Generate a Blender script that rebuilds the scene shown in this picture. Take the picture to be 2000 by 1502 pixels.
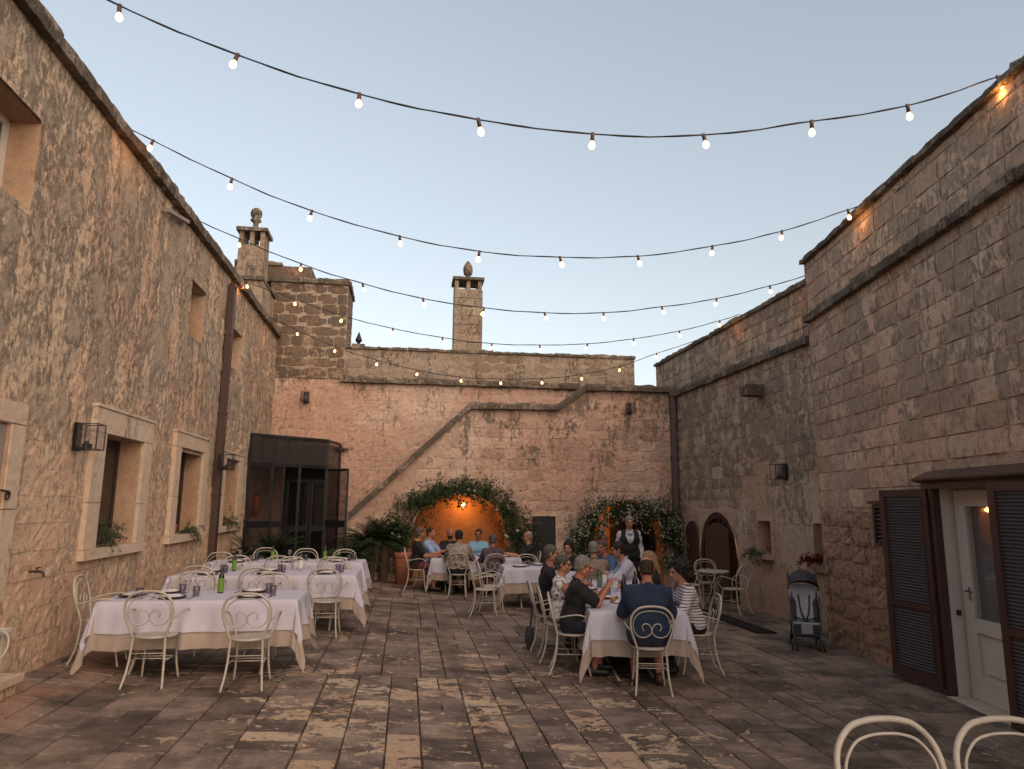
import bpy, bmesh, math, random
import numpy as np
from mathutils import Vector, Matrix, noise as mnoise
R = math.radians
random.seed(7)
for o in list(bpy.data.objects): bpy.data.objects.remove(o)
sc = bpy.context.scene
COL = sc.collection

# ------------------------------------------------------------------ camera
cam = bpy.data.cameras.new('camera'); camo = bpy.data.objects.new('camera', cam); COL.objects.link(camo)
yaw, pitch, roll = R(8.35), R(9.75), R(.43)
fw = Vector((math.sin(yaw)*math.cos(pitch), math.cos(yaw)*math.cos(pitch), math.sin(pitch)))
up0 = Vector((-math.sin(yaw)*math.sin(pitch), -math.cos(yaw)*math.sin(pitch), math.cos(pitch)))
r0 = Vector((math.cos(yaw), -math.sin(yaw), 0))
rt = r0*math.cos(roll) + up0*math.sin(roll); up = -r0*math.sin(roll) + up0*math.cos(roll)
M = Matrix((rt, up, -fw)).transposed().to_4x4(); M.translation = Vector((0, 0, 1.78))
camo.matrix_world = M
cam.sensor_width = 36; cam.lens = 36*1365/2000; cam.clip_start = .05; cam.clip_end = 600
sc.camera = camo

# ------------------------------------------------------------------ sky and sun
SUN_EL, SUN_AZ = R(7.0), R(152)      # azimuth clockwise from +Y: low behind and to the right of the camera
w = bpy.data.worlds.new('World'); sc.world = w; w.use_nodes = True
nt = w.node_tree; nt.nodes.clear()
sky = nt.nodes.new('ShaderNodeTexSky'); sky.sky_type = 'NISHITA'; sky.sun_disc = False
sky.sun_elevation = SUN_EL; sky.sun_rotation = SUN_AZ; sky.air_density = 1.0; sky.dust_density = .6; sky.ozone_density = 1.2; sky.altitude = 50
hs = nt.nodes.new('ShaderNodeHueSaturation'); hs.inputs['Saturation'].default_value = .64
tint = nt.nodes.new('ShaderNodeMix'); tint.data_type = 'RGBA'; tint.blend_type = 'MULTIPLY'; tint.inputs[0].default_value = 1
tint.inputs[7].default_value = (1.02, .99, 1.0, 1)
bg = nt.nodes.new('ShaderNodeBackground'); bg.inputs[1].default_value = .152
wo = nt.nodes.new('ShaderNodeOutputWorld')
gm_ = nt.nodes.new('ShaderNodeGamma'); gm_.inputs[1].default_value = .68
nt.links.new(sky.outputs[0], gm_.inputs[0]); nt.links.new(gm_.outputs[0], hs.inputs['Color']); nt.links.new(hs.outputs[0], tint.inputs[6]); nt.links.new(tint.outputs[2], bg.inputs[0]); nt.links.new(bg.outputs[0], wo.inputs[0])
sl = bpy.data.lights.new('sun', 'SUN'); sl.energy = 1.0; sl.angle = R(75); sl.color = (1, .70, .47)
so = bpy.data.objects.new('sun', sl); COL.objects.link(so)
sd = Vector((math.sin(SUN_AZ)*math.cos(R(38)), math.cos(SUN_AZ)*math.cos(R(38)), math.sin(R(38))))
so.rotation_euler = sd.to_track_quat('Z', 'Y').to_euler()
sc.view_settings.view_transform = 'Standard'; sc.view_settings.look = 'None'; sc.view_settings.gamma = 1
sc.view_settings.use_curve_mapping = False; sc.view_settings.exposure = 1.52
sc.render.engine = 'CYCLES'; sc.cycles.transparent_max_bounces = 32

# ------------------------------------------------------------------ materials
class NB:
    def __init__(s, name):
        s.m = bpy.data.materials.new(name); s.m.use_nodes = True; s.t = s.m.node_tree; s.t.nodes.clear()
        s.out = s.n('OutputMaterial')
    def n(s, k, **kw):
        nd = s.t.nodes.new('ShaderNode'+k)
        for a, b in kw.items(): setattr(nd, a, b)
        return nd
    def l(s, a, b): s.t.links.new(a, b)
    def put(s, sock, v):
        if hasattr(v, 'is_output') or isinstance(v, bpy.types.NodeSocket): s.l(v, sock)
        else: sock.default_value = v
    def math(s, op, a, b=0., c=None, clamp=False):
        nd = s.n('Math', operation=op, use_clamp=clamp); s.put(nd.inputs[0], a); s.put(nd.inputs[1], b)
        if c is not None: s.put(nd.inputs[2], c)
        return nd.outputs[0]
    def noise(s, vec, scale, detail=4, rough=.55, dist=0.):
        nd = s.n('TexNoise'); s.l(vec, nd.inputs['Vector']); nd.inputs['Scale'].default_value = scale
        nd.inputs['Detail'].default_value = detail; nd.inputs['Roughness'].default_value = rough; nd.inputs['Distortion'].default_value = dist
        return nd.outputs[0]
    def map(s, v, a, b, c=0., d=1., smooth=True):
        nd = s.n('MapRange'); nd.interpolation_type = 'SMOOTHSTEP' if smooth else 'LINEAR'
        s.put(nd.inputs[0], v)
        for i, x in enumerate((a, b, c, d)): s.put(nd.inputs[i+1], x)
        return nd.outputs[0]
    def mix(s, f, a, b, mode='MIX'):
        nd = s.n('Mix', data_type='RGBA', blend_type=mode); s.put(nd.inputs[0], f)
        s.put(nd.inputs[6], (*a, 1) if isinstance(a, tuple) else a); s.put(nd.inputs[7], (*b, 1) if isinstance(b, tuple) else b)
        return nd.outputs[2]
    def scale(s, vec, v):
        nd = s.n('VectorMath', operation='MULTIPLY'); s.l(vec, nd.inputs[0]); nd.inputs[1].default_value = v; return nd.outputs[0]
    def bump(s, h, strength, dist=.02, nrm=None):
        nd = s.n('Bump'); nd.inputs['Strength'].default_value = strength; nd.inputs['Distance'].default_value = dist; s.put(nd.inputs['Height'], h)
        if nrm: s.l(nrm, nd.inputs['Normal'])
        return nd.outputs[0]
    def bsdf(s, col, rough=.6, metal=0., nrm=None, **kw):
        nd = s.n('BsdfPrincipled'); s.put(nd.inputs['Base Color'], (*col, 1) if isinstance(col, tuple) else col)
        s.put(nd.inputs['Roughness'], rough); nd.inputs['Metallic'].default_value = metal
        if nrm: s.l(nrm, nd.inputs['Normal'])
        for k, v in kw.items(): s.put(nd.inputs[k.replace('_', ' ')], v)
        s.l(nd.outputs[0], s.out.inputs[0]); return nd

def simple(name, col, rough=.6, metal=0., var=.15, scale=8., bump=.0, spec=.5, **kw):
    b = NB(name); g = b.n('TexCoord').outputs['Object']
    n = b.noise(g, scale, 5, .6)
    f = b.map(n, .25, .75, 1-var, 1+var, False)
    c = b.mix(1., (*col,), f, 'MULTIPLY') if var else (*col,)
    nr = b.bump(b.noise(g, scale*4, 5), bump, .01) if bump else None
    b.bsdf(c, rough, metal, nr, **{'Specular IOR Level': spec}, **kw)
    return b.m

def wallmat(name, cream, mid, pink, dark, grime=.5, gz=(3., 5.5), low=(0., 1.8), pits=.5, blockvar=.0, streak=1., bump=.9, plaster=.0, ghost=0.):
    """weathered limestone and plaster; world-space stains so blocks and core share them"""
    b = NB(name); P = b.n('NewGeometry').outputs['Position']
    z = b.n('SeparateXYZ'); b.l(P, z.inputs[0]); z = z.outputs[2]
    big = b.noise(P, .45, 5, .6); med = b.noise(P, 1.7, 8, .68, .4); fine = b.noise(P, 11, 9, .68); vfine = b.noise(P, 42, 6, .7)
    st = b.noise(b.scale(P, (3.2, 3.2, .55)), 1., 8, .66, .35)
    col = b.mix(b.map(med, .36, .62), mid, cream)
    pk = b.math('MULTIPLY', b.map(b.math('ADD', big, b.math('MULTIPLY', med, .35)), .56, .74), 1.0)
    lowf = b.map(b.math('ADD', z, b.math('MULTIPLY', b.math('SUBTRACT', big, .5), 3.)), low[0], low[1], .9, 0.)
    pk = b.math('MAXIMUM', b.math('MULTIPLY', pk, .75), lowf)
    col = b.mix(pk, col, pink)
    if ghost:
        xyz_ = b.n('SeparateXYZ'); b.l(P, xyz_.inputs[0]); cb = b.n('CombineXYZ'); b.l(b.math('ADD', xyz_.outputs[0], xyz_.outputs[1]), cb.inputs[0]); b.l(b.math('ADD', xyz_.outputs[2], b.math('MULTIPLY', b.noise(P, 1.5, 2), .05)), cb.inputs[1])
        br = b.n('TexBrick'); b.l(cb.outputs[0], br.inputs['Vector']); br.inputs['Scale'].default_value = 1.; br.inputs['Brick Width'].default_value = .55; br.inputs['Row Height'].default_value = .265; br.inputs['Mortar Size'].default_value = .011; br.inputs['Mortar Smooth'].default_value = .6; br.inputs['Color1'].default_value = (0, 0, 0, 1); br.inputs['Color2'].default_value = (.35, .35, .35, 1)
        gh = b.math('MULTIPLY', br.outputs['Fac'], b.map(b.noise(P, 1.1, 5, .6), .42, .58, 0., ghost)); col = b.mix(gh, col, tuple(q*.42 for q in mid)); col = b.mix(b.math('MULTIPLY', ghost*.5, b.n('RGBToBW').outputs[0]) if False else 0., col, col)
    # dark lichen and running grime
    hf = b.map(z, gz[0], gz[1], 0., 1.)
    blot = b.noise(b.scale(P, (15., 15., 8.)), 1., 9, .72, .5)
    wa, wb = .32*streak, .36
    g = b.math('ADD', b.math('MULTIPLY', st, wa), b.math('ADD', b.math('MULTIPLY', blot, wb), b.math('MULTIPLY', med, 1-wa-wb)))
    thr = b.math('SUBTRACT', .60-.14*grime, b.math('MULTIPLY', hf, .045))
    gm = b.map(b.math('SUBTRACT', g, thr), -.022, .040)
    gm = b.math('MULTIPLY', gm, b.map(vfine, .3, .62, .55, 1.))
    if blockvar:
        rnd = b.n('ObjectInfo').outputs['Random']
        isl = b.n('NewGeometry').outputs['Random Per Island']
        rr = b.math('FRACT', b.math('ADD', b.math('MULTIPLY', rnd, 7.3), isl))
        gm = b.math('MULTIPLY', gm, b.map(rr, 0, 1, 1-.5*blockvar, 1.15, False))
        col = b.mix(1., col, b.map(rr, 0, 1, 1-.35*blockvar, 1+.25*blockvar, False), 'MULTIPLY')
    col = b.mix(b.math('MINIMUM', gm, .92), col, dark)
    if plaster:
        pm = b.map(b.math('ADD', b.math('MULTIPLY', med, .6), b.math('MULTIPLY', st, .4)), .50, .56)
        col = b.mix(b.math('MULTIPLY', pm, plaster), col, cream)
    pit = b.map(vfine, .34, .44, 1., 0.)
    pit2 = b.map(fine, .30, .40, 1., 0.)
    pt = b.math('MULTIPLY', b.math('MAXIMUM', pit, pit2), pits)
    col = b.mix(pt, col, tuple(x*.35 for x in mid))
    col = b.mix(1., col, b.map(fine, .25, .75, .80, 1.2, False), 'MULTIPLY')
    h = b.math('ADD', b.math('MULTIPLY', fine, 1.), b.math('ADD', b.math('MULTIPLY', vfine, .35), b.math('MULTIPLY', med, 1.2)))
    h = b.math('SUBTRACT', h, b.math('MULTIPLY', pt, .6))
    b.bsdf(col, .93, 0, b.bump(h, bump, .035), **{'Specular IOR Level': .2})
    return b.m

M_left = wallmat('plaster_left', (.66,.52,.38), (.53,.39,.275), (.54,.345,.235), (.13,.105,.083), grime=.60, plaster=.35, gz=(1.4,4.0), low=(.0,2.2), pits=.6, ghost=.6, bump=.55)
M_right = wallmat('stone_right', (.62,.47,.345), (.50,.37,.27), (.54,.345,.235), (.19,.155,.12), grime=.50, gz=(2.0,3.4), low=(-.3,2.2), pits=.5, blockvar=.7, streak=.6, bump=.6, plaster=.25)
M_rightm = wallmat('mortar_right', (.58,.46,.35), (.48,.36,.27), (.48,.31,.22), (.24,.19,.15), grime=.35, gz=(3.,5.), low=(-.3,2.1), pits=.5)
M_far = wallmat('stone_far', (.66,.52,.385), (.50,.385,.285), (.52,.33,.22), (.155,.13,.105), bump=.6, grime=.78, gz=(.6,2.6), low=(-.4,1.4), pits=.45, blockvar=.75, streak=.8, plaster=.5)
M_farm = wallmat('mortar_far', (.62,.50,.385), (.50,.38,.28), (.48,.30,.20), (.24,.20,.16), grime=.4, low=(-.4,1.4), pits=.4)
M_back = wallmat('plaster_back', (.63,.47,.37), (.52,.37,.29), (.48,.29,.215), (.14,.11,.085), ghost=.7, grime=.34, gz=(4.4,5.3), low=(-1.,.6), pits=.5)
M_stair = wallmat('stone_stair', (.62,.465,.37), (.52,.37,.295), (.47,.29,.215), (.13,.105,.085), grime=.42, gz=(2.6,4.9), low=(-1.,.4), pits=.5, blockvar=.5)
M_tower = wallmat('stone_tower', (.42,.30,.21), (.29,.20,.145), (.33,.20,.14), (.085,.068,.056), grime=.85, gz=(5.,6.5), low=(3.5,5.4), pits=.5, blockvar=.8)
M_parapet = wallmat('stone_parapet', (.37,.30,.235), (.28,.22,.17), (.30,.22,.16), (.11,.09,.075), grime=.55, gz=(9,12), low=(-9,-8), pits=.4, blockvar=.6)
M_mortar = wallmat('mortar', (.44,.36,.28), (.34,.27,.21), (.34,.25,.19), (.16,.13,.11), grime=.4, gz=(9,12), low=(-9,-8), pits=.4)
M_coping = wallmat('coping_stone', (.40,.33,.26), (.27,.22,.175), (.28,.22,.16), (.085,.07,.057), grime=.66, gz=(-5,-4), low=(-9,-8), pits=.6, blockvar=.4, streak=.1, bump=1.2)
M_reveal = wallmat('reveal_plaster', (.50,.37,.26), (.42,.29,.20), (.38,.23,.15), (.20,.15,.11), grime=.25, gz=(9,10), low=(-9,-8), pits=.25, bump=.4)
M_trim = wallmat('limestone_trim', (.60,.50,.40), (.52,.42,.33), (.50,.38,.28), (.20,.16,.13), grime=.22, gz=(2.5,3.2), low=(-9,-8), pits=.2, bump=.35)
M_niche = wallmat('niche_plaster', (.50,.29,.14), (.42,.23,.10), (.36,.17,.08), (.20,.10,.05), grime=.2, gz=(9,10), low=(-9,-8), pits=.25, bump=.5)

def floor_mat():
    b = NB('paving'); P = b.n('NewGeometry').outputs['Position']; xyz = b.n('SeparateXYZ'); b.l(P, xyz.inputs[0])
    rnd = b.n('ObjectInfo').outputs['Random']; isl = b.n('NewGeometry').outputs['Random Per Island']
    rr = b.math('FRACT', b.math('ADD', b.math('MULTIPLY', rnd, 9.1), isl))
    rr2 = b.math('FRACT', b.math('MULTIPLY', rr, 17.3)); rr3 = b.math('FRACT', b.math('MULTIPLY', rr, 41.7))
    wear = b.noise(b.scale(P, (4.2, 6.6, 4.)), 1., 10, .70, .9); fine = b.noise(P, 19, 8, .7); big = b.noise(P, .33, 3, .5); vf = b.noise(P, 70, 4, .7)
    dk = b.mix(b.map(b.noise(P, 2.2, 7, .7), .35, .65), (.080,.060,.050), (.200,.152,.124))
    dk = b.mix(1., dk, b.map(rr2, 0, 1, .68, 1.4, False), 'MULTIPLY')
    cr = b.mix(rr3, (.46,.36,.26), (.38,.26,.18))
    # worn middle of the court: between x=-1.6 and x=2.4, near the camera
    bx = b.math('MULTIPLY', b.map(xyz.outputs[0], -2.4, -.7), b.map(xyz.outputs[0], 3.4, 1.4))
    by = b.map(xyz.outputs[1], 12.5, 5.5)
    band = b.math('MULTIPLY', bx, by)
    rgt = b.math('MULTIPLY', b.map(xyz.outputs[0], 3.6, 5.), .55)
    stone = b.map(rr, .2, 1., -.03, .125, False)
    thr = b.math('SUBTRACT', .600, b.math('ADD', b.math('MULTIPLY', band, b.math('ADD', .065, stone)), b.math('MULTIPLY', b.math('SUBTRACT', big, .5), .12)))
    m = b.map(b.math('SUBTRACT', b.math('ADD', b.math('MULTIPLY', wear, .78), b.math('MULTIPLY', fine, .22)), thr), -.008, .022)
    m2 = b.math('MULTIPLY', b.map(b.noise(P, 1.1, 6, .65), .42, .62), b.math('MULTIPLY', rgt, .9))
    m = b.math('MULTIPLY', m, b.map(vf, .3, .55, .7, 1.))
    c = b.mix(m2, dk, (.26,.185,.13)); c = b.mix(m, c, cr)
    lf = b.math('MULTIPLY', b.map(xyz.outputs[0], -2.6, -3.3), b.map(b.noise(P, 1.3, 5), .35, .6)); c = b.mix(b.math('MULTIPLY', lf, .7), c, (.34,.19,.13))
    c = b.mix(1., c, b.map(fine, .25, .75, .72, 1.28, False), 'MULTIPLY')
    h = b.math('ADD', b.math('MULTIPLY', m, .5), b.math('ADD', fine, b.math('MULTIPLY', b.noise(P, 5, 6), .8)))
    b.bsdf(c, b.map(fine, .3, .7, .72, .95), 0, b.bump(h, .55, .014), **{'Specular IOR Level': .3})
    return b.m
M_floor = floor_mat()
M_joint = simple('joint_dirt', (.062,.046,.038), .95, var=.4, scale=9, bump=.6)
M_ground = simple('earth', (.10,.075,.055), .95, var=.3, scale=.6, bump=.3)
M_white = simple('cream_painted_metal', (.40,.36,.31), .5, var=.2, scale=14, bump=.08)
M_cloth = simple('white_tablecloth', (.45,.44,.53), .85, var=.06, scale=5, bump=.35)
M_beige = simple('beige_undercloth', (.32,.26,.22), .9, var=.1, scale=5, bump=.35)
M_napkin = simple('white_napkin', (.56,.54,.60), .85, var=.03)
M_plate = simple('dark_plate', (.03,.032,.04), .25, var=.1)
M_plate2 = simple('white_china', (.7,.69,.72), .2, var=.03)
M_steel = simple('steel_cutlery', (.45,.43,.42), .25, 1., var=.05)
M_brown = simple('brown_painted_wood', (.062,.029,.024), .45, var=.22, scale=5, bump=.25)
M_brownd = simple('dark_brown_paint', (.045,.020,.016), .5, var=.2, scale=5, bump=.2)
M_mesh = simple('louvre_grey', (.055,.042,.045), .5, var=.15, scale=10)
M_dmetal = simple('black_iron', (.012,.011,.013), .4, .4, var=.2, scale=10)
M_alu = simple('dark_aluminium', (.012,.012,.015), .38, .3, var=.15)
M_black = simple('black_board', (.006,.006,.008), .55, var=.1)
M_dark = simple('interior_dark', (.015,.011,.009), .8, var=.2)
M_whitepaint = simple('old_white_paint', (.58,.53,.48), .55, var=.07, scale=3, bump=.15)
M_greywood = simple('weathered_grey_wood', (.24,.21,.18), .85, var=.3, scale=5, bump=.6)
M_terra = simple('terracotta', (.36,.13,.075), .8, var=.15, scale=5, bump=.2)
M_rust = simple('rusty_iron', (.05,.03,.022), .7, .3, var=.3, scale=20)
M_red = simple('red_enamel', (.40,.02,.015), .3, var=.05)
M_yellow = simple('yellow_print', (.65,.50,.08), .6, var=.0)
M_label = simple('paper_label', (.62,.60,.58), .7, var=.05)
M_lime = simple('lime_green_label', (.11,.23,.025), .5, var=.05)
M_bottled = simple('dark_bottle_glass', (.008,.010,.008), .12, var=.0)
M_wood = simple('bread_crust', (.42,.20,.07), .7, var=.25, scale=20, bump=.3)
M_pipeg = simple('grey_downpipe', (.11,.085,.08), .5, .2, var=.12, scale=3)
M_pipeb = simple('brown_downpipe', (.065,.037,.031), .45, .2, var=.12, scale=3)
M_cable = simple('black_cable', (.01,.01,.014), .5, var=.0)
M_rubber = simple('black_rubber', (.02,.019,.019), .7, var=.1)
M_mat = simple('black_drain_grate', (.018,.014,.013), .9, var=.25, scale=30, bump=.5)
M_frame = simple('stroller_frame', (.07,.068,.072), .35, .6, var=.05)
M_padg = simple('light_grey_padding', (.29,.295,.34), .85, var=.08, scale=20, bump=.25)
M_padd = simple('charcoal_fabric', (.035,.035,.042), .85, var=.12, scale=20, bump=.2)
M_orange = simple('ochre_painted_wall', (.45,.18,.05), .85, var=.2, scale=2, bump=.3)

def glassmat(name, tint=(.9,.92,.95), op=.12, rough=.05, col=(.02,.02,.025)):
    b = NB(name)
    tr = b.n('BsdfTransparent'); tr.inputs[0].default_value = (*tint, 1)
    gl = b.n('BsdfGlossy'); gl.inputs['Roughness'].default_value = rough
    df = b.n('BsdfDiffuse'); df.inputs[0].default_value = (*col, 1)
    lw = b.n('LayerWeight'); lw.inputs[0].default_value = .5
    m0 = b.n('MixShader'); m0.inputs[0].default_value = op; b.l(tr.outputs[0], m0.inputs[1]); b.l(df.outputs[0], m0.inputs[2])
    m1 = b.n('MixShader'); b.l(b.math('ADD', b.math('MULTIPLY', b.math('POWER', lw.outputs['Facing'], 4.), .55), .045), m1.inputs[0]); b.l(m0.outputs[0], m1.inputs[1]); b.l(gl.outputs[0], m1.inputs[2])
    b.l(m1.outputs[0], b.out.inputs[0]); return b.m
M_glass = glassmat('window_glass', (.72,.70,.72), .14, .06, (.04,.035,.035))
M_glassd = glassmat('dusty_glass', (.55,.5,.52), .38, .1, (.075,.065,.068))
M_clear = glassmat('clear_glass', (.97,.97,.98), .02, .03, (.6,.6,.65))
M_smoke = glassmat('smoked_tumbler_glass', (.78,.76,.80), .08, .05, (.10,.10,.11))
M_wine = glassmat('dark_wine_bottle', (.10,.05,.04), .6, .05, (.02,.01,.01))
M_winew = glassmat('white_wine_bottle', (.5,.55,.45), .2, .05, (.2,.22,.16))
M_lensg = glassmat('lantern_glass', (.97,.97,.98), .01, .05, (.3,.3,.32))

def emis(name, col, s):
    b = NB(name); e = b.n('Emission'); e.inputs[0].default_value = (*col, 1); e.inputs[1].default_value = s; b.l(e.outputs[0], b.out.inputs[0]); return b.m
M_bulb = emis('lit_bulb', (1, .42, .17), 2.6)
M_lamp = emis('lit_lantern', (1, .42, .12), 26.)
M_socket = simple('brown_socket', (.05,.018,.010), .4, var=.05)

def leafmat(name, c1, c2, rough=.5, tr=.2):
    b = NB(name); isl = b.n('NewGeometry').outputs['Random Per Island']; P = b.n('NewGeometry').outputs['Position']
    f = b.math('FRACT', b.math('ADD', isl, b.noise(P, 3, 3)))
    c = b.mix(f, c1, c2)
    b.bsdf(c, rough, 0, None, **{'Specular IOR Level': .3}); return b.m
M_leaf = leafmat('rose_leaf', (.018,.040,.012), (.055,.085,.03))
M_leaf2 = leafmat('jasmine_leaf', (.015,.03,.012), (.04,.065,.025))
M_palm = leafmat('cycad_leaf', (.010,.022,.010), (.028,.050,.02))
M_window_leaf = leafmat('trailing_leaf', (.025,.045,.02), (.065,.09,.045))
M_blue_leaf = leafmat('grey_green_leaf', (.03,.045,.03), (.07,.09,.06))
M_petal = leafmat('white_petal', (.20,.19,.15), (.46,.44,.37), .7)
M_redpetal = leafmat('dark_red_petal', (.10,.008,.008), (.22,.02,.015), .6)
M_stem = simple('woody_stem', (.07,.045,.03), .9, var=.3)
# ------------------------------------------------------------------ helpers
def tag(o, label=None, cat=None, group=None, kind=None):
    if label: o['label'] = label
    if cat: o['category'] = cat
    if group: o['group'] = group
    if kind: o['kind'] = kind
    return o
def empty(name, loc, rz=0., label=None, cat=None, group=None):
    o = bpy.data.objects.new(name, None); COL.objects.link(o); o.location = loc; o.rotation_euler = (0, 0, rz)
    o.empty_display_size = .1
    return tag(o, label, cat, group)
class MB:
    def __init__(s): s.v = []; s.f = []; s.mi = []; s.cur = 0
    def mat(s, i): s.cur = i; return s
    def add(s, vs, fs):
        k = len(s.v); s.v += [tuple(v) for v in vs]
        for f in fs: s.f.append([k+i for i in f]); s.mi.append(s.cur)
    def box(s, c, d, rz=0., rx=0., ry=0.):
        h = [x/2 for x in d]; m = Matrix.Rotation(rz, 3, 'Z') @ Matrix.Rotation(ry, 3, 'Y') @ Matrix.Rotation(rx, 3, 'X')
        vs = [Vector(c) + m @ Vector((a*h[0], b*h[1], e*h[2])) for e in (-1, 1) for b in (-1, 1) for a in (-1, 1)]
        s.add(vs, [(0,2,3,1),(4,5,7,6),(0,1,5,4),(2,6,7,3),(0,4,6,2),(1,3,7,5)])
    def box2(s, a, b):
        s.box([(x+y)/2 for x, y in zip(a, b)], [abs(x-y) for x, y in zip(a, b)])
    def bar(s, p, q, wx, wy, upv=(0,0,1)):
        p, q = Vector(p), Vector(q); d = (q-p).normalized(); a = d.cross(Vector(upv))
        if a.length < 1e-4: a = Vector((1,0,0))
        a.normalize(); b = a.cross(d)
        vs = [e + a*i*wx/2 + b*j*wy/2 for e in (p, q) for i, j in ((-1,-1),(1,-1),(1,1),(-1,1))]
        s.add(vs, [(0,1,2,3),(7,6,5,4),(0,4,5,1),(1,5,6,2),(2,6,7,3),(3,7,4,0)])
    def tube(s, pts, r, n=6, closed=False, cap=True):
        pts = [Vector(p) for p in pts]; N = len(pts); rr = r if isinstance(r, (list, tuple)) else [r]*N
        ring = []; prev = None
        for i, p in enumerate(pts):
            if closed: t = pts[(i+1) % N]-pts[i-1]
            else: t = pts[min(i+1, N-1)]-pts[max(i-1, 0)]
            t.normalize()
            if prev is None:
                a = t.cross(Vector((0, 0, 1)))
                if a.length < .1: a = t.cross(Vector((1, 0, 0)))
            else: a = prev-t*prev.dot(t)
            a.normalize(); prev = a; b = t.cross(a)
            ring.append([p+(a*math.cos(2*math.pi*k/n)+b*math.sin(2*math.pi*k/n))*rr[i] for k in range(n)])
        vs = [v for q in ring for v in q]; fs = []
        for i in range(N if closed else N-1):
            j = (i+1) % N
            for k in range(n): fs.append((i*n+k, i*n+(k+1) % n, j*n+(k+1) % n, j*n+k))
        if cap and not closed: fs.append(tuple(range(n-1, -1, -1))); fs.append(tuple((N-1)*n+k for k in range(n)))
        s.add(vs, fs)
    def lathe(s, c, prof, n=12, axis=None):
        c = Vector(c); vs = []; fs = []
        for (r, z) in prof:
            for k in range(n):
                a = 2*math.pi*k/n; v = Vector((r*math.cos(a), r*math.sin(a), z)); vs.append(v)
        if axis: q = Vector(axis).to_track_quat('Z', 'Y'); vs = [q @ v for v in vs]
        vs = [c+v for v in vs]
        for i in range(len(prof)-1):
            for k in range(n): fs.append((i*n+k, i*n+(k+1) % n, (i+1)*n+(k+1) % n, (i+1)*n+k))
        fs.append(tuple(range(n-1, -1, -1))); fs.append(tuple((len(prof)-1)*n+k for k in range(n)))
        s.add(vs, fs)
    def ball(s, c, r, n=8, m=6, sc=(1, 1, 1)):
        c = Vector(c); vs = [c+Vector((0, 0, -r*sc[2]))]; fs = []
        for i in range(1, m):
            a = math.pi*i/m
            for k in range(n):
                t = 2*math.pi*k/n; vs.append(c+Vector((r*sc[0]*math.sin(a)*math.cos(t), r*sc[1]*math.sin(a)*math.sin(t), -r*sc[2]*math.cos(a))))
        vs.append(c+Vector((0, 0, r*sc[2])))
        for k in range(n): fs.append((0, 1+(k+1) % n, 1+k)); fs.append((len(vs)-1, 1+(m-2)*n+k, 1+(m-2)*n+(k+1) % n))
        for i in range(m-2):
            for k in range(n): fs.append((1+i*n+k, 1+i*n+(k+1) % n, 1+(i+1)*n+(k+1) % n, 1+(i+1)*n+k))
        s.add(vs, fs)
    def mesh(s, name, mats, smooth=False):
        me = bpy.data.meshes.new(name); me.from_pydata(s.v, [], s.f)
        for m in (mats if isinstance(mats, (list, tuple)) else [mats]): me.materials.append(m)
        me.polygons.foreach_set('material_index', s.mi)
        if smooth: me.polygons.foreach_set('use_smooth', [True]*len(s.f))
        me.update(); return me
    def build(s, name, mats, parent=None, smooth=False, kind=None, label=None):
        o = bpy.data.objects.new(name, s.mesh(name, mats, smooth)); COL.objects.link(o)
        if parent: o.parent = parent
        if kind: o['kind'] = kind
        if label: o['label'] = label
        return o
def inst(name, me, parent, loc, rz=0., sc_=(1, 1, 1), rot=None):
    o = bpy.data.objects.new(name, me); COL.objects.link(o); o.parent = parent; o.location = loc
    o.rotation_euler = rot if rot else (0, 0, rz); o.scale = sc_; return o
def dup(root, loc, rz, label=None, group=None):
    r = root.copy(); COL.objects.link(r); r.location = loc; r.rotation_euler = (0, 0, rz)
    if label: r['label'] = label
    if group: r['group'] = group
    for ch in root.children:
        c = ch.copy(); COL.objects.link(c); c.parent = r
        for g in ch.children:
            d = g.copy(); COL.objects.link(d); d.parent = c
    return r
def catmull(P, n=6, closed=False):
    P = [Vector(p) for p in P]; out = []; N = len(P)
    for i in range(N if closed else N-1):
        g = lambda k: P[k % N] if closed else P[max(0, min(N-1, k))]
        a, b, c, d = g(i-1), g(i), g(i+1), g(i+2)
        for k in range(n):
            t = k/n; out.append(.5*((2*b)+(c-a)*t+(2*a-5*b+4*c-d)*t*t+(3*b-a-3*c+d)*t**3))
    if not closed: out.append(P[-1])
    return out
GK = [(-9, .16), (-3.5, .16), (-2.6, .03), (-1, 0), (1.1, -.14), (2.6, -.17), (5, -.2), (6.95, -.26), (30, -.26)]
def gz(x, y=0):
    for (a, za), (b, zb) in zip(GK, GK[1:]):
        if a <= x <= b:
            t = (x-a)/(b-a); return za+(zb-za)*t
    return 0.

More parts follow.
